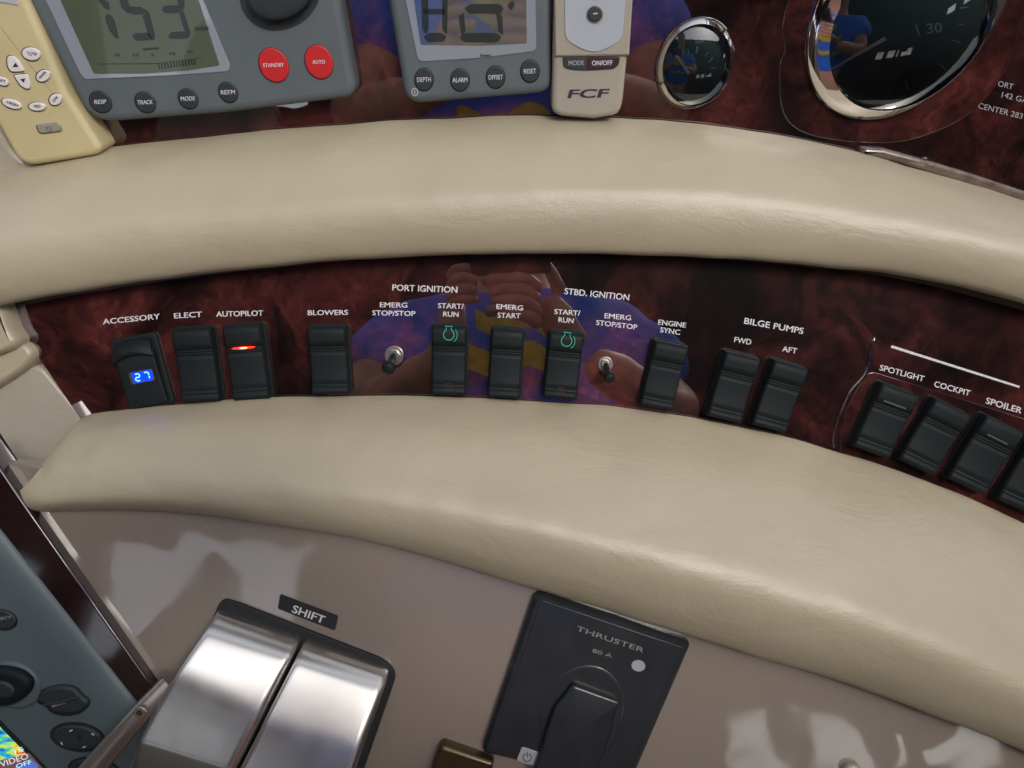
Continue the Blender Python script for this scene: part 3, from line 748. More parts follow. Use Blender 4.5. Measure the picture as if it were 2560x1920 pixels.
for sgm in SEGS: poly('digit_segment', PU, rp(sgm, 3, 2), zz, M_['lcdseg'], ah)
poly('lcd_mark', PU, [(356, 121), (396, 118), (398, 123), (358, 126)], zz, M_['lcdseg2'], ah)
poly('lcd_mark', PU, [(484, 68), (520, 66), (522, 75), (488, 77)], zz, M_['lcdseg2'], ah)
poly('lcd_mark', PU, [(245, 159), (390, 158), (505, 144), (505, 146), (390, 160), (245, 161)], zz, M_['lcdseg2'], ah)
for k in range(13):
    x = 394 + k * 7.4; y = 160 - k * 1.0
    poly('lcd_bar', PU, [(x, y), (x + 3.6, y - .4), (x + 7.5, y + 13), (x + 3.9, y + 13.6)], zz, M_['lcdseg'], ah)
for s, x, y in (('20', 286, 142), ('10', 334, 142), ('0', 379, 142), ('10', 424, 138), ('20', 468, 133)):
    text('lcd_scale_figure', PU, s, (x, y), (x + 7 * len(s), y - 1), 8, zz, M_['lcdseg2'], ah)
prism('knob_well', PU, ell(700, -18, 92, 104, 62), 16, 17.3, .2, M_['greydark'], ah)
kb = prism('rotary_knob', PU, ell(697, -30, 76, 90, 55), 17, 27, 3, M_['greydark'], ah, dome=1)
for cx, cy, rx, ry, rot, s, m in ((684, 163, 45, 35, 60, 'STANDBY', 'red'), (797, 155, 44, 34, 68, 'AUTO', 'red'),
                         (251, 255, 30.5, 24, 42, 'RESP', 'greydark'), (363, 256, 29, 23, 45, 'TRACK', 'greydark'), (470, 247, 27.5, 22.5, 48, 'MODE', 'greydark'), (570, 231, 27.5, 22, 54, "RES'M", 'greydark')):
    prism('button_well', PU, ell(cx, cy, rx + 1.6, ry + 1.6, rot), 16, 17.15, 0, M_['blackflat'], ah)
    b = prism('button', PU, ell(cx, cy, rx, ry, rot), 16, 18.2, .7, M_[m], ah)
    L = {'STANDBY': 52, 'AUTO': 31, 'RESP': 29, 'TRACK': 38, 'MODE': 35, "RES'M": 35}[s]
    big_ = 10 if m == 'red' else 11
    text('lettering', PU, s, (cx - L / 2, cy + 5), (cx + L / 2, cy + 5 - L * .03), big_, 18.3, M_['print'], b, bold=.01)

# ---------------------------------------------------------------- depth display
dh = empty('depth_display', base_of(PU, 1180, 120), 'blue-grey depth instrument with LCD and four round buttons, beside the FCF remote', 'depth gauge')
prism('body', PU, rp([(925, -180), (1378, -200), (1377, 232), (1200, 246), (1014, 262), (970, 0)], [40, 40, 34, 0, 46, 0], 8), 0, 16, 5, M_['grey'], dh, segs=5)
prism('lcd_surround', PU, rp([(978, -165), (1336, -178), (1341, 128), (1200, 146), (1045, 155), (1013, 0)], [8, 8, 12, 0, 14, 0]), 13, 16.6, .5, M_['lcdframe'], dh)
prism('lcd', PU, rp([(1008, -150), (1314, -160), (1317, 108), (1200, 114), (1052, 112), (1035, 0)], [4, 4, 4, 0, 4, 0]), 16, 16.9, .2, M_['lcd2'], dh)
zz = 16.9
D0 = [[(1052, -60), (1069, -60), (1072, 72), (1065, 88), (1055, 72)], [(1058, 92), (1074, 82), (1104, 82), (1117, 92), (1108, 104), (1070, 106)], [(1104, -60), (1120, -60), (1118, 88), (1106, 76)], [(1056, 22), (1112, 22), (1114, 36), (1060, 36)],
      [(1160, 20), (1176, 10), (1250, 10), (1260, 22), (1250, 34), (1172, 34)], [(1146, 40), (1160, 30), (1164, 80), (1154, 92)], [(1148, 94), (1165, 82), (1240, 82), (1254, 92), (1244, 106), (1160, 106)], [(1240, 30), (1256, 40), (1258, 90), (1246, 78)],
      [(1268, 12), (1282, 0), (1288, 14), (1276, 28)]]
for k, sgm in enumerate(D0): poly('digit_segment', PU, rp(sgm, 4, 2), zz, M_['lcdseg'], dh)
text('lettering', PU, 'feet', (1200, 142), (1228, 141), 8, 16.7, M_['printdark'], dh)
for cx, cy, s, L in ((1060, 199, 'DEPTH', 34), (1150, 200, 'ALARM', 37), (1239, 193, 'OFFSET', 36), (1325, 178, 'RESET', 30)):
    prism('button_well', PU, ell(cx, cy, 25.2, 30, 0), 15, 16.15, 0, M_['blackflat'], dh)
    b = prism('button', PU, ell(cx, cy, 23.5, 28, 0), 15, 17.2, .7, M_['greydark'], dh)
    text('lettering', PU, s, (cx - L / 2, cy + 6), (cx + L / 2, cy + 5), 12, 17.3, M_['print'], b, bold=.01)
Mq = base_of(PU, 1037, 230, 16)
ring_strip('power_mark', Mq, [(math.cos(a) * .0020, math.sin(a) * .0023) for a in [2 * math.pi * k / 20 for k in range(20)]], .0004, .0161, M_['print'], dh, True)
ring_strip('power_mark', Mq, [(0, -.0012), (0, .0012)], .0004, .0161, M_['print'], dh)

# ---------------------------------------------------------------- FCF remote
fr = empty('remote_control', base_of(PU, 1480, 150), 'cream FCF air-conditioning remote with sliding cover, left of the small gauge', 'remote control')
prism('body', PU, rp([(1389, -230), (1588, -230), (1580, 0), (1569, 141), (1557, 262), (1545, 288), (1485, 298), (1398, 291), (1379, 276), (1385, 0)], [20, 20, 0, 0, 20, 16, 0, 14, 14, 0], 6), 0, 19, 3.5, M_['cream'], fr, segs=4)
prism('sliding_cover', PU, rp([(1386, -228), (1590, -228), (1582, 0), (1573, 139), (1480, 141), (1388, 142), (1386, 0)], [20, 20, 0, 3, 0, 3, 0], 4), 17, 20.6, 1, M_['cream'], fr)
prism('keypad_plate', PU, rp([(1412, -200), (1570, -200), (1564, 0), (1556, 100), (1485, 140), (1412, 100), (1411, 0)], [20, 20, 0, 22, 60, 22, 0], 8), 20, 21.3, .6, M_['keyplate'], fr)
for cy in (35, -25):
    prism('key_rim', PU, ell(1488, cy + 1, 22.5, 23.5), 21, 21.7, .2, M_['cream'], fr)
    b = prism('key', PU, ell(1488, cy, 18.5, 19.5), 21, 23.2, .8, M_['greydark'], fr)
    prism('minus_mark' if cy > 0 else 'plus_mark', PU, [(1483, cy - 2), (1494, cy - 3), (1494, cy), (1483, cy + 1)], 23.2, 23.4, 0, M_['print'], b)
for a, s, m, pm, tx0, tx1 in (([(1407, 143), (1466, 143), (1466, 176), (1430, 174), (1409, 168)], 'MODE', 'greydark', 'printdim', 1422, 1460), ([(1467.5, 143), (1550, 142), (1547, 163), (1535, 172), (1467.5, 176)], 'ON/OFF', 'maroon', 'print', 1480, 1531)):
    b = prism('key', PU, rp(a, [5, 0, 0, 8, 8] if s == 'MODE' else [0, 5, 8, 8, 0]), 18, 20.0, .4, M_[m], fr)
    text('lettering', PU, s, (tx0, 163.5), (tx1, 162.5), 12.5, 20.1, M_[pm], b, bold=.03)
text('lettering', PU, 'FCF', (1420, 245), (1517, 243), 22, 19.05, M_['printdark'], fr, bold=.05, up=(.28, -1))
# ---------------------------------------------------------------- yellowed remote
yr = empty('remote_control', base_of(PU, 100, 220), 'yellowed air-conditioning remote with oval keys, at the far left of the gauge panel', 'remote control')
prism('body', PU, rp([(-150, -120), (28, -90), (65, 0), (112, 105), (163, 228), (254, 372), (240, 388), (160, 402), (72, 416), (40, 398), (-25, 280), (-110, 60)], [20, 20, 0, 0, 0, 14, 0, 0, 26, 22, 0, 0], 6), 0, 21, 4, M_['yellowed'], yr, segs=4)
prism('display_window', PU, [(-60, -60), (22, -40), (45, 13), (0, 6), (-60, -4)], 20, 21.6, .3, M_['keyplate'], yr)
zz = 20.8
def key(pts, m, txt=None, tm='printdark'):
    c = Vector((sum(p[0] for p in pts) / len(pts), sum(p[1] for p in pts) / len(pts)))
    big_ = [(c.x + (p[0] - c.x) * (1 + 2.6 / max(6, math.dist(p, c))), c.y + (p[1] - c.y) * (1 + 2.6 / max(6, math.dist(p, c)))) for p in pts]
    prism('key_rim', PU, big_, 20, 21.2, .2, M_['keyrim'], yr)
    b = prism('key', PU, pts, 21, 22.6, .6, M_[m], yr)
    if txt:
        s, p0, p1, cap = txt; text('lettering', PU, s, p0, p1, cap, 22.65, M_[tm], b, bold=.02)
    return b
M_['keyrim'] = mat('brown_key_seam', (.10, .06, .04), rough=.6)
key(ell(77, 135, 23, 16, 14), 'key', ('°C/°F', (66, 137), (91, 140), 8))
b = key(rp([(16, 141), (30, 139), (46, 152), (59, 176), (58, 179), (26, 180), (18, 165)], [12, 8, 8, 5, 5, 8, 6]), 'key')
prism('arrow_mark', PU, [(38, 157), (46, 167), (31, 168)], 22.6, 22.8, 0, M_['printdark'], b)
b = key(rp([(33, 188), (66, 185), (74, 205), (75, 220), (66, 224), (50, 214)], [6, 6, 8, 8, 8, 8]), 'key')
prism('arrow_mark', PU, [(50, 198), (63, 196), (59, 207)], 22.6, 22.8, 0, M_['printdark'], b)
key(ell(107, 190, 17.5, 14, -28), 'key', ('TIMER', (100, 199), (116, 181), 6))
key(ell(3, 203, 18, 10, 25), 'key', ('SET', (-4, 203), (14, 206), 6))
key(ell(28, 260, 25.5, 11, 20), 'key', ('HIGH', (17, 258), (44, 267), 7))
key(ell(92, 267, 21, 10.5, 3), 'key', ('MED', (85, 269), (101, 269), 7))
key(ell(138, 249, 16, 14, -30), 'key', ('LOW', (135, 256), (146, 244), 7))
b = key(rp([(90, 313), (143, 308), (152, 316), (152, 328), (104, 334), (97, 330)], [8, 6, 8, 6, 8, 6]), 'keygrey')
ring_strip('power_mark', base_of(PU, 124, 322, 22), [(math.cos(a) * .0014, math.sin(a) * .0014) for a in [2 * math.pi * k / 16 for k in range(16)]], .0003, .0227, M_['printdark'], b, True)

# ---------------------------------------------------------------- gauges
def gauge(cx, cy, A, B, icx, icy, IA, IB, label, depth, needle, ticks, texts):
    """outer bezel ellipse centre, half axes A, B (pixel vectors); inner rim the same way"""
    M = base_of(PU, cx, cy)
    g = empty('round_gauge', M, label, 'gauge', 'round chrome-rimmed gauges on the upper panel')
    def axes(cx, cy, A, B, off):
        c = PU.uv(cx, cy, off); a = (PU.uv(cx + A[0], cy + A[1], off) - PU.uv(cx - A[0], cy - A[1], off)) / 2
        b = (PU.uv(cx + B[0], cy + B[1], off) - PU.uv(cx - B[0], cy - B[1], off)) / 2
        return c, a, b
    N = 72; d = depth * MM
    co, ao, bo = axes(cx, cy, A, B, d * .5); ci, ai, bi = axes(icx, icy, IA, IB, d * .45)
    prof = [(0, 0), (0, .40), (.03, .48), (.45, .74), (.86, .95), (.95, 1.0), (1, .93), (1.02, .2)]
    V = []; F = []; org = PU.uv(cx, cy)
    for t, z in prof:
        c = co.lerp(ci, t); a = ao.lerp(ai, t); b = bo.lerp(bi, t)
        for k in range(N):
            an = 2 * math.pi * k / N; p = c + a * math.cos(an) + b * math.sin(an) - org; V.append((p.x, p.y, z * d))
    for r in range(len(prof) - 1):
        for k in range(N): F.append((r * N + k, r * N + (k + 1) % N, (r + 1) * N + (k + 1) % N, (r + 1) * N + k))
    mesh_obj('bezel', V, F, M, M_['chrome'], g, angle=60)
    P = [ci - org + (ai * math.cos(2 * math.pi * k / N) + bi * math.sin(2 * math.pi * k / N)) * 1.03 for k in range(N)]
    prism_uv('dial', P, M, 0, d * .15, 0, M_['dial'], g)
    # domed glass
    V = []; F = []; R = 10
    for r in range(R):
        f = 1 - r / R
        for k in range(N):
            p = ci - org + (ai * math.cos(2 * math.pi * k / N) + bi * math.sin(2 * math.pi * k / N)) * 1.01 * f
            V.append((p.x, p.y, d * .42 + ai.length * .16 * (1 - f * f)))
    V.append((*(ci - org), d * .42 + ai.length * .16))
    for r in range(R - 1):
        for k in range(N): F.append((r * N + k, r * N + (k + 1) % N, (r + 1) * N + (k + 1) % N, (r + 1) * N + k))
    for k in range(N): F.append(((R - 1) * N + k, (R - 1) * N + (k + 1) % N, R * N))
    mesh_obj('glass', V, F, M, M_['glass'], g, angle=80)
    zt = depth * .15
    if needle:
        (x0, y0), (x1, y1), w0, w1 = needle
        L = math.dist((x0, y0), (x1, y1)); nx, ny = -(y1 - y0) / L, (x1 - x0) / L
        prism('needle', PU, [(x0 + nx * w0, y0 + ny * w0), (x1 + nx * w1, y1 + ny * w1), (x1 - nx * w1, y1 - ny * w1), (x0 - nx * w0, y0 - ny * w0)], zt + .8, zt + 1.2, 0, M_['needle'], g)
    for (x0, y0), (x1, y1), w0 in ticks:
        L = math.dist((x0, y0), (x1, y1)); nx, ny = -(y1 - y0) / L, (x1 - x0) / L
        prism('tick_mark', PU, [(x0 + nx * w0, y0 + ny * w0), (x1 + nx * w0, y1 + ny * w0), (x1 - nx * w0, y1 - ny * w0), (x0 - nx * w0, y0 - ny * w0)], zt, zt + .2, 0, M_['printdim'], g)
    for s, p0, p1, cap in texts: text('lettering', PU, s, p0, p1, cap, zt + .1, M_['printdim'], g, bold=.01)
    return g
gauge(2275, 28, (204, -261), (-164, -128), 2274, 61, (162, -196), (-132, -109), 'large round chrome-rimmed gauge with a long white needle, upper right', 9,
      ((2070, 178), (2214, 96), 2, 5), [((2290, 62), (2298, 88), 1.6), ((2263, 200), (2270, 224), 1.6), ((2350, 160), (2366, 176), 1.2), ((2395, 60), (2410, 62), 1.2), ((2380, 100), (2400, 106), 1.2), ((2400, 20), (2420, 18), 1.2)], [('30', (2318, 84), (2356, 80), 26)])
gauge(1738.9, 161.2, (52.5, -108), (-84, -41), 1739.2, 163.5, (35, -97), (-78, -29), 'small round chrome-rimmed gauge with a short white needle, right of the FCF remote', 8,
      ((1690, 138), (1723, 184), 2.5, 4.5), [((1744, 116), (1741, 133), 2), ((1720, 122), (1722, 136), 1), ((1770, 130), (1762, 142), 1), ((1783, 144), (1771, 156), 1.6), ((1790, 170), (1776, 168), 1)], [('50', (1738, 109), (1758, 107), 12)])
gauge(1922, -88, (60, -70), (-92, -34), 1922, -84, (48, -60), (-76, -28), 'chrome-rimmed gauge of which only the bottom rim shows between small and large gauge', 8, None, [], [])
# raised moulded pads of the panel round the gauges
prism('moulded_surround', PU, rp([(1953, 60), (1962, 130), (1948, 160), (1950, 290), (2010, 340), (2130, 358), (2260, 360), (2420, 300), (2520, 180), (2620, -180), (2080, -260), (1990, -60)], [30, 10, 10, 60, 60, 30, 60, 80, 60, 60, 60, 60]), 0, .9, .9, M_['burl'], up)
for s, a, b, cap in (('PORT', (2485, 213), (2531, 224), 15), ('142 GAL', (2503, 243), (2578, 261), 15), ('CENTER 283 GAL', (2444, 270), (2600, 309), 15)):
    text('lettering', PU, s, a, b, cap, .15, M_['printdim'], up, bold=.0)
tr = prism('trim_strip', PU, rp([(2152, 386), (2164, 371), (2212, 373), (2320, 402), (2440, 438), (2560, 478), (2720, 530), (2720, 566), (2560, 506), (2440, 468), (2320, 430), (2230, 403)], [6, 8, 0, 0, 0, 0, 0, 0, 0, 0, 0, 0]), 0, 7, 2.5, M_['trim'])
tag(tr, 'loose brown glossy trim strip lying along the top of the upper pad at right', 'trim strip')

# ---------------------------------------------------------------- wood rail and plotter on the left
RAILP = [(-56, 1086), (0, 1170), (66, 1268), (380, 1716), (455, 1825), (400, 1850), (336, 1760), (203, 1592), (0, 1335), (-56, 1266)]
o = prism('wood_rail', PL, RAILP, -10, 8, 1.6, M_['rail'], segs=6, bh=1.6)
tag(o, 'dark glossy burl wood rail running diagonally beside the grey plotter', 'wood rail')
pt = empty('chart_plotter', base_of(PL, 100, 1700), 'grey chart plotter with dark keys and colour sonar screen, lower left corner', 'chart plotter')
PLO = [(-170, 1122), (0, 1337), (203, 1594), (336, 1762), (520, 1990), (520, 2150), (-170, 2150)]
prism('body', PL, rp(PLO, [0, 0, 0, 0, 30, 0, 0]), -10, 12, 16, M_['plotter'], pt, bh=5, segs=6)
zz = 12
prism('key_well', PL, ell(4, 1550, 40, 26, 12), 11, 12.3, 0, M_['blackflat'], pt)
b = prism('key', PL, ell(2, 1549, 37, 23, 12), 11, 14, 1, M_['greydark'], pt)
text('lettering', PL, 'SELECT', (-20, 1553), (29, 1546), 7, 14.1, M_['printdim'], b, bold=0)
prism('knob_skirt', PL, ell(30, 1715, 72, 58, 25), 11, 14, 2.5, M_['plotter'], pt, bh=2)
b = prism('rotary_knob', PL, rp([(-80, 1675), (0, 1672), (45, 1680), (76, 1706), (70, 1735), (45, 1758), (15, 1772), (-80, 1775)], [20, 10, 20, 20, 20, 16, 16, 20]), 12, 19, 4, M_['black'], pt, segs=5)
prism('knob_cap', PL, ell(4, 1726, 32, 22, 15), 18, 20, 2, M_['greydark'], b)
W_ = rp([(88, 1744), (104, 1722), (150, 1711), (186, 1718), (202, 1738), (222, 1752), (222, 1768), (200, 1786), (160, 1792), (128, 1784), (113, 1766), (92, 1758)], [14, 14, 20, 16, 10, 12, 12, 16, 20, 16, 10, 12])
prism('key_well', PL, W_, 11, 12.3, 0, M_['blackflat'], pt)
b = prism('rocker_key', PL, inset([Vector(p) for p in W_], 3.0), 11, 15.2, 2, M_['greydark'], pt)
text('lettering', PL, 'RANGE', (132, 1769), (164, 1758), 7, 15.3, M_['printdim'], b, bold=0)
strand('key_ridge', PL, [(108, 1762), (150, 1756), (200, 1742)], 1.0, M_['greydark'], b, 15.1)
prism('key_well', PL, ell(194, 1843, 70, 37, 8), 11, 12.3, 0, M_['blackflat'], pt)
b = prism('cursor_pad', PL, ell(192, 1846, 62, 31, 8), 11, 14.0, 1.5, M_['greydark'], pt)
for (x, y, r) in ((177, 1827, -25), (232, 1836, 30), (154, 1859, 60), (210, 1868, -20)):
    prism('arrow_mark', PL, ell(x, y, 5, 1.6, r, 8), 14, 14.2, 0, M_['print'], b)
prism('pad_dimple', PL, ell(198, 1843, 6, 6), 14, 14.3, 0, M_['blackflat'], b)
prism('key_well', PL, ell(235, 1925, 66, 32, 8), 11, 12.3, 0, M_['blackflat'], pt)
prism('key', PL, ell(234, 1928, 60, 28, 8), 11, 14, 1, M_['greydark'], pt)
prism('screen_border', PL, [(-120, 1670), (0, 1801), (116, 1920), (190, 2000), (190, 2120), (-120, 2120)], 11, 12.5, .2, M_['blackflat'], pt)
prism('screen', PL, [(-120, 1688), (0, 1818), (104, 1925), (180, 2008), (180, 2110), (-120, 2110)], 12, 12.7, 0, M_['sonar'], pt)
M_['videobar'] = mat('screen_label_bar', (.02, .02, .02), rough=.2, emit=((.10, .06, .07), .6))
M_['bluebar'] = mat('screen_blue_bar', (.02, .02, .02), rough=.2, emit=((.05, .09, .35), .9))
M_['screentext'] = mat('screen_letter', (.3, .3, .3), rough=.2, emit=((.55, .42, .42), .7))
M_['screentext2'] = mat('screen_letter_cyan', (.3, .3, .3), rough=.2, emit=((.25, .5, .7), .9))
poly('label_bar', PL, [(-120, 1930), (0, 1902), (72, 1882), (110, 1925), (190, 2010), (-120, 2080)], 12.7, M_['videobar'], pt)
poly('label_bar', PL, [(30, 1922), (82, 1902), (94, 1914), (96, 1925), (30, 1940)], 12.85, M_['bluebar'], pt)
text('lettering', PL, 'VIDEO', (3, 1918), (72, 1896), 15, 13.0, M_['screentext'], pt, bold=.0)
text('lettering', PL, 'OFF', (42, 1921), (80, 1909), 11, 13.1, M_['screentext2'], pt, bold=0)
text('lettering', PL, '15', (38, 1885), (60, 1876), 11, 12.8, M_['screentext2'], pt, bold=0)

# ---------------------------------------------------------------- shift levers
g = prism('lever_gasket', PL, rp([(532, 1545), (552, 1494), (600, 1510), (960, 1650), (992, 1684), (975, 1735), (880, 2010), (330, 2010), (420, 1800)], [12, 26, 0, 26, 22, 0, 0, 0, 0]), 0, 2.4, 1, M_['blackflat'])
tag(g, 'black rubber gasket framing the slot of the two shift levers', 'gasket')
def lever(rows_, label):
    L = []
    M = base_of(PL, (rows_[0][0] + rows_[0][2]) / 2, rows_[0][1])
    t = empty('shift_lever', M, label, 'lever', 'brushed steel shift levers')
    keys = catmull([Vector((r[0], r[1], r[4])) for r in rows_], 7), catmull([Vector((r[2], r[3], r[4])) for r in rows_], 7)
    out = []
    for a, b in zip(*keys):
        h = a.z
        row = []
        prof = [(0, -200), (0, -2.8), (.006, -1.6), (.022, -.6), (.045, -.1), (.07, 0), (.1, 0), (.4, 0), (.7, 0), (.9, 0), (.925, -.05), (.955, -.5), (.985, -1.9), (1, -3.6), (1, -200)]
        for f, dz in prof:
            x = a.x + (b.x - a.x) * f; y = a.y + (b.y - a.y) * f
            hh = max(-3, h + dz) if dz > -100 else -3
            p = PL.hit(x, y, h * MM) 
            row.append(p + PL.z * (hh - h) * MM)
        out.append(row)
    # close the head end
    head = [PL.z * 0 + p for p in out[0]]
    cap = []
    for p in out[0]: 
        k = (p - PL.O).dot(PL.z); cap.append(p - PL.z * (k + .003))
    out = [cap] + out
    o = grid_obj('lever_arm', out, M_['steel'], M, t, close=True, caps=True, angle=50)
    return t
HH = (4, 8.5, 13.5, 22, 32, 36, 38.5, 39, 36.5, 31, 25)
LV1 = [(543, 1526, 744, 1592), (538, 1535, 744, 1606), (527, 1553, 738, 1624), (503, 1590, 718, 1665), (449, 1669, 667, 1765), (400, 1746, 632, 1835), (352, 1834, 594, 1912), (340, 1860, 581, 1936), (322, 1915, 554, 1990), (302, 1985, 517, 2065), (285, 2060, 480, 2140)]
LV2 = [(765, 1600, 957, 1668), (756, 1611, 964, 1681), (747, 1630, 965, 1700), (726, 1671, 950, 1750), (671, 1778, 914, 1850), (639, 1844, 892, 1912), (606, 1908, 870, 1975), (589, 1942, 858, 2005), (562, 1997, 838, 2060), (530, 2062, 815, 2130), (500, 2130, 790, 2200)]
LV1 = [(*p, h) for p, h in zip(LV1, HH)]; LV2 = [(*p, h) for p, h in zip(LV2, HH)]
l1 = lever(LV1, 'brushed steel shift lever nearer the wood rail, with a screwed arm at its side')
l2 = lever(LV2, 'brushed steel shift lever nearer the thruster panel')
# arm on the left lever
a = PL.hit(425, 1706, .026); b = PL.hit(348, 1788, .034); c_ = PL.hit(282, 1862, .038); d_ = PL.hit(180, 1985, .044)
path = catmull([a, b, c_, d_], 8); rows = []
for i, p in enumerate(path):
    t = (path[min(i + 1, len(path) - 1)] - path[max(i - 1, 0)]).normalized(); s = t.cross(PL.z).normalized(); nn = s.cross(t).normalized()
    rw, rh = .0062 + .0012 * i / len(path), .0052
    rows.append([p + s * math.cos(k) * rw + nn * math.sin(k) * rh for k in [2 * math.pi * j / 18 for j in range(18)]])
M_['armm'] = mat('satin_alloy', (.33, .29, .25), rough=.33, metal=.85)
arm = grid_obj('side_arm', rows, M_['armm'], WM[l1.name], l1, close=True, caps=True)
pc = PL.uv(350, 1781, .0395); Msc = PL.mat(pc.x, pc.y, .0380)
prism_uv('screw', [Vector(p) for p in ell(0, 0, .0040, .0040, 0, 24)], Msc, 0, .0022, .0006, M_['armm'], arm)
prism_uv('screw_socket', [Vector(p) for p in ell(0, 0, .0021, .0021, 0, 6)], Msc, .0018, .0024, 0, M_['bronze'], arm)
# SHIFT plate
sp = prism('name_plate', PL, rp([(700, 1486), (845, 1540), (837, 1577), (694, 1522)], 5), 0, .9, .2, M_['blackflat'])
tag(sp, 'small black SHIFT plate stuck on the console above the levers', 'name plate')
text('lettering', PL, 'SHIFT', (729, 1530), (808, 1559), 20, .95, M_['print'], sp, bold=.025)

# ---------------------------------------------------------------- thruster panel
th = empty('thruster_control', base_of(PL, 1460, 1700), 'square black thruster joystick panel set in the taupe console', 'thruster control')
prism('body', PL, rp([(1340, 1480), (1730, 1607), (1572, 1972), (1203, 1884)], [20, 18, 18, 18], 6), 0, 7, 2.4, M_['thr'], th, flatbev=True)
prism('face_plate', PL, rp([(1353, 1500), (1708, 1619), (1560, 1955), (1222, 1876)], 6), 6, 7.35, .3, M_['thrface'] if 'thrface' in M_ else M_['thr'], th)
text('lettering', PL, 'THRUSTER', (1440, 1576), (1608, 1632), 13, 7.4, M_['printfaint'], th, bold=.0)
text('lettering', PL, '80 A', (1480, 1630), (1529, 1645), 10, 7.4, M_['printfaint'], th, bold=0)
prism('lamp_lens', PL, ell(1596, 1665, 17.5, 14, 10), 7, 7.8, .2, M_['led'], th)
b = prism('power_key', PL, rp([(1305, 1867), (1350, 1882), (1340, 1917), (1291, 1902)], 6), 7, 7.9, .3, M_['led'], th)
Mp = base_of(PL, 1318, 1894, 8)
ring_strip('power_mark', Mp, [(math.sin(R_(x)) * .0028, math.cos(R_(x)) * .0028) for x in range(20, 341, 20)], .0006, .0079, M_['printdark'], b)
ring_strip('power_mark', Mp, [(0, .0004), (0, .0036)], .0006, .0079, M_['printdark'], b)
prism('joystick_dish', PL, ell(1455, 1790, 104, 130, 22), 7, 7.7, 2.5, M_['thr'], th, bh=.5)
kq = [(1433, 1713), (1552, 1756), (1537, 1790), (1528, 1840), (1500, 1915), (1470, 1990), (1330, 1940), (1356, 1868), (1366, 1828), (1387, 1772), (1413, 1740)]
prism('joystick', PL, rp(kq, [8, 10, 8, 8, 8, 8, 8, 8, 8, 8, 8], 4), 7, 13, 2.0, M_['thr'], th, segs=4, dome=1.5)
# corner fitting and knob at the bottom edge
o = prism('metal_fitting', PL, rp([(1082, 1910), (1102, 1862), (1235, 1908), (1215, 1990), (1060, 1990)], [10, 14, 6, 0, 0]), 0, 9, 3, M_['bronze'])
tag(o, 'dark bronze fitting corner at the bottom edge, left of the thruster panel', 'metal fitting')
o = prism('push_button', PL, ell(2134, 1936, 25, 22), 0, 5, 2, M_['cream'])
tag(o, 'round cream button top peeking in at the bottom edge, right of the thruster panel', 'button')

# ---------------------------------------------------------------- the photographer (seen only as a reflection)
pr = empty('person', Matrix.Translation((0, -.34, 0)), 'person in a blue T-shirt with yellow print holding up a dark camera, seen in reflections', 'person')
def skin(name, chain, m, lv=2):
    """chain: list of (id, parent id, position, radius)"""
    me = bpy.data.meshes.new(name); idx = {c[0]: i for i, c in enumerate(chain)}
    me.from_pydata([c[2] for c in chain], [(idx[c[1]], idx[c[0]]) for c in chain if c[1] is not None], [])
    o = bpy.data.objects.new(name, me); COL.objects.link(o)
    sm = o.modifiers.new('s', 'SKIN'); 
    for i, c in enumerate(chain):
        r = c[3] if isinstance(c[3], tuple) else (c[3], c[3]); me.skin_vertices[0].data[i].radius = r
        me.skin_vertices[0].data[i].use_root = (i == 0)
    o.modifiers.new('u', 'SUBSURF').levels = lv
    dg = bpy.context.evaluated_depsgraph_get(); ev = o.evaluated_get(dg); nm = bpy.data.meshes.new_from_object(ev)
    o.modifiers.clear(); o.data = nm; nm.shade_smooth(); nm.materials.clear(); nm.materials.append(m)
    place(o, Matrix.Identity(4), pr); return o
B_ = [('pel', None, (0, -.36, 1.060), (.17, .12)), ('bel', 'pel', (0, -.37, 1.220), (.17, .13)), ('che', 'bel', (0, -.36, 1.440), (.18, .12)), ('nb', 'che', (0, -.35, 1.580), (.09, .07)),
      ('nk', 'nb', (0, -.33, 1.660), .055), ('hd0', 'nk', (0, -.31, 1.740), (.07, .085)), ('hd', 'hd0', (0, -.30, 1.820), (.078, .10)), ('hd2', 'hd', (0, -.31, 1.890), (.06, .07)), ('nose', 'hd0', (0, -.205, 1.785), .016),
      ('sL', 'che', (-.19, -.36, 1.510), .062), ('eL', 'sL', (-.27, -.22, 1.300), .045), ('wL', 'eL', (-.09, -.07, 1.330), .028), ('pL', 'wL', (-.085, -.06, 1.420), (.035, .018)),
      ('sR', 'che', (.19, -.36, 1.510), .062), ('eR', 'sR', (.27, -.22, 1.300), .045), ('wR', 'eR', (.11, -.09, 1.345), .028),
      ('kL', 'pel', (-.10, -.33, 0.500), .075), ('fL', 'kL', (-.11, -.36, 0.080), .045), ('tL', 'fL', (-.12, -.24, 0.040), .04),
      ('kR', 'pel', (.10, -.33, 0.500), .075), ('fR', 'kR', (.11, -.36, 0.080), .045), ('tR', 'fR', (.12, -.24, 0.040), .04)]
skin('body', B_, M_['skin'])
shirt = [('a', None, (0, -.36, 1.080), (.20, .145)), ('b', 'a', (0, -.37, 1.220), (.20, .155)), ('c', 'b', (0, -.36, 1.440), (.205, .14)), ('d', 'c', (0, -.355, 1.570), (.11, .09)),
         ('sl', 'c', (-.20, -.355, 1.515), .082), ('el', 'sl', (-.255, -.27, 1.390), .075), ('sr', 'c', (.20, -.355, 1.515), .082), ('er', 'sr', (.255, -.27, 1.390), .075)]
so_ = skin('blue_shirt', shirt, M_['shirt'])
tro = [('a', None, (0, -.36, 1.070), (.185, .135)), ('l', 'a', (-.10, -.34, 0.840), .10), ('l2', 'l', (-.10, -.33, 0.500), .09), ('r', 'a', (.10, -.34, 0.840), .10), ('r2', 'r', (.10, -.33, 0.500), .09)]
skin('trousers', tro, M_['trousers'])
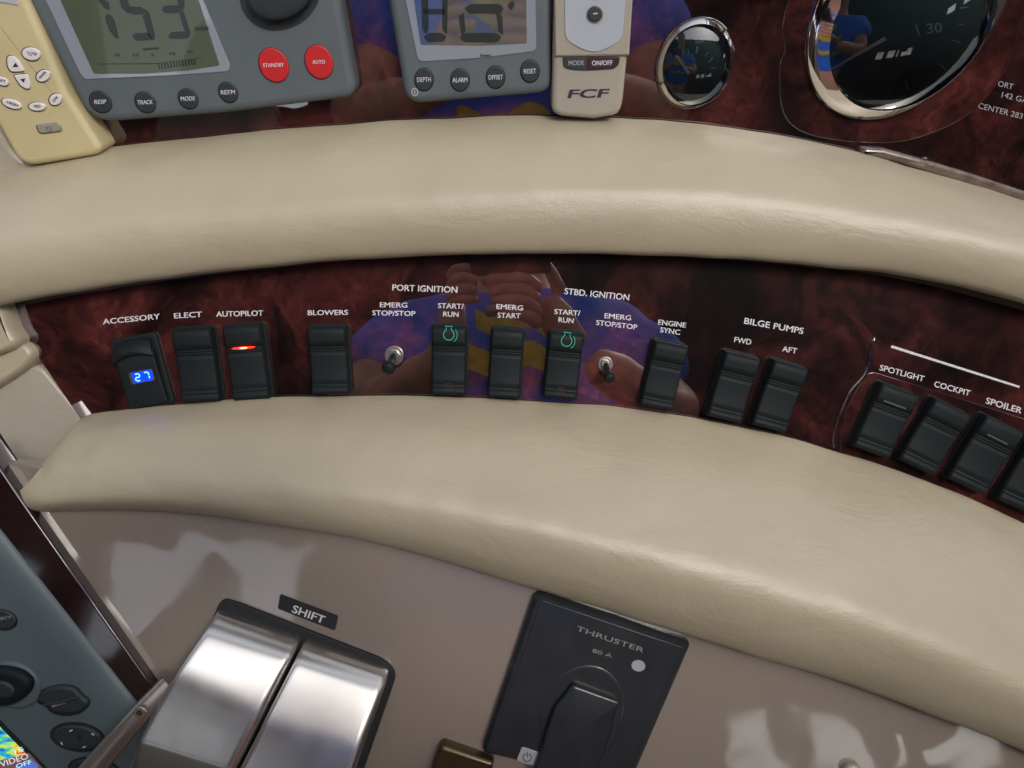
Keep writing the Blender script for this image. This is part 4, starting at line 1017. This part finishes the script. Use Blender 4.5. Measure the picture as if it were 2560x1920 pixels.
skin('hair', [('a', None, (0, -.34, 1.800), (.082, .09)), ('b', 'a', (0, -.325, 1.870), (.084, .10)), ('c', 'b', (0, -.315, 1.930), (.05, .06))], M_['hair'])
# yellow print on the chest, wrapped on the shirt
for (x0, x1, z0, z1) in ((-.14, .10, 1.38, 1.425), (-.09, .13, 1.28, 1.31), (-.06, .06, 1.45, 1.485)):
    rows = []
    for i in range(15):
        x = x0 + (x1 - x0) * i / 14
        rows.append([Vector((x, -.36 + .155 * math.sqrt(max(0, 1 - (x / .235) ** 2)) + .004 + dy, z + .012 * math.sin(x * 60))) for z, dy in ((z0, 0), ((z0 + z1) / 2, .002), (z1, 0))])
    grid_obj('shirt_print', rows, M_['yellowprint'], Matrix.Identity(4), pr)
# right hand: four fingers stacked under the lens, thumb on top; left hand at the other side
for k in range(4):
    z = 1.383 + .0185 * k; e = (-.008, .002, .006, -.004)[3 - k]
    skin('finger', [('a', None, (.040, -.060, z), .0105), ('b', 'a', (.020, -.031, z), .0100), ('c', 'b', (-.012 + e, -.024, z + .001), .0094), ('d', 'c', (-.036 + e, -.034, z + .001), .0080)], M_['skin'], 1)
skin('palm', [('a', None, (.10, -.085, 1.355), (.03, .02)), ('b', 'a', (.062, -.068, 1.395), (.036, .016)), ('c', 'b', (.046, -.062, 1.43), (.026, .013))], M_['skin'])
skin('thumb', [('a', None, (.07, -.06, 1.43), .013), ('b', 'a', (.055, -.045, 1.462), .0115), ('c', 'b', (.038, -.035, 1.478), .0095)], M_['skin'], 1)
for k in range(4):
    z = 1.40 + .018 * k
    skin('finger', [('a', None, (-.088, -.055, z), .0098), ('b', 'a', (-.078, -.030, z), .0092), ('c', 'b', (-.062, -.020, z), .0086), ('d', 'c', (-.046, -.026, z), .0074)], M_['skin'], 1)
pc_ = empty('hand_camera', Matrix.Translation(camp(0, 0, -.02)), 'slim dark hand-held camera gripped in two hands, seen in reflections', 'camera')
Mc = Matrix.Translation(camp(0, -.012, -.018)) @ Matrix(((RX.x, -DN.x, -FW.x, 0), (RX.y, -DN.y, -FW.y, 0), (RX.z, -DN.z, -FW.z, 0), (0, 0, 0, 1)))
prism_uv('case', [Vector(p) for p in rp([(-.055, -.035), (.055, -.035), (.055, .035), (-.055, .035)], .01)], Mc, -.006, .006, .002, M_['black'], pc_)
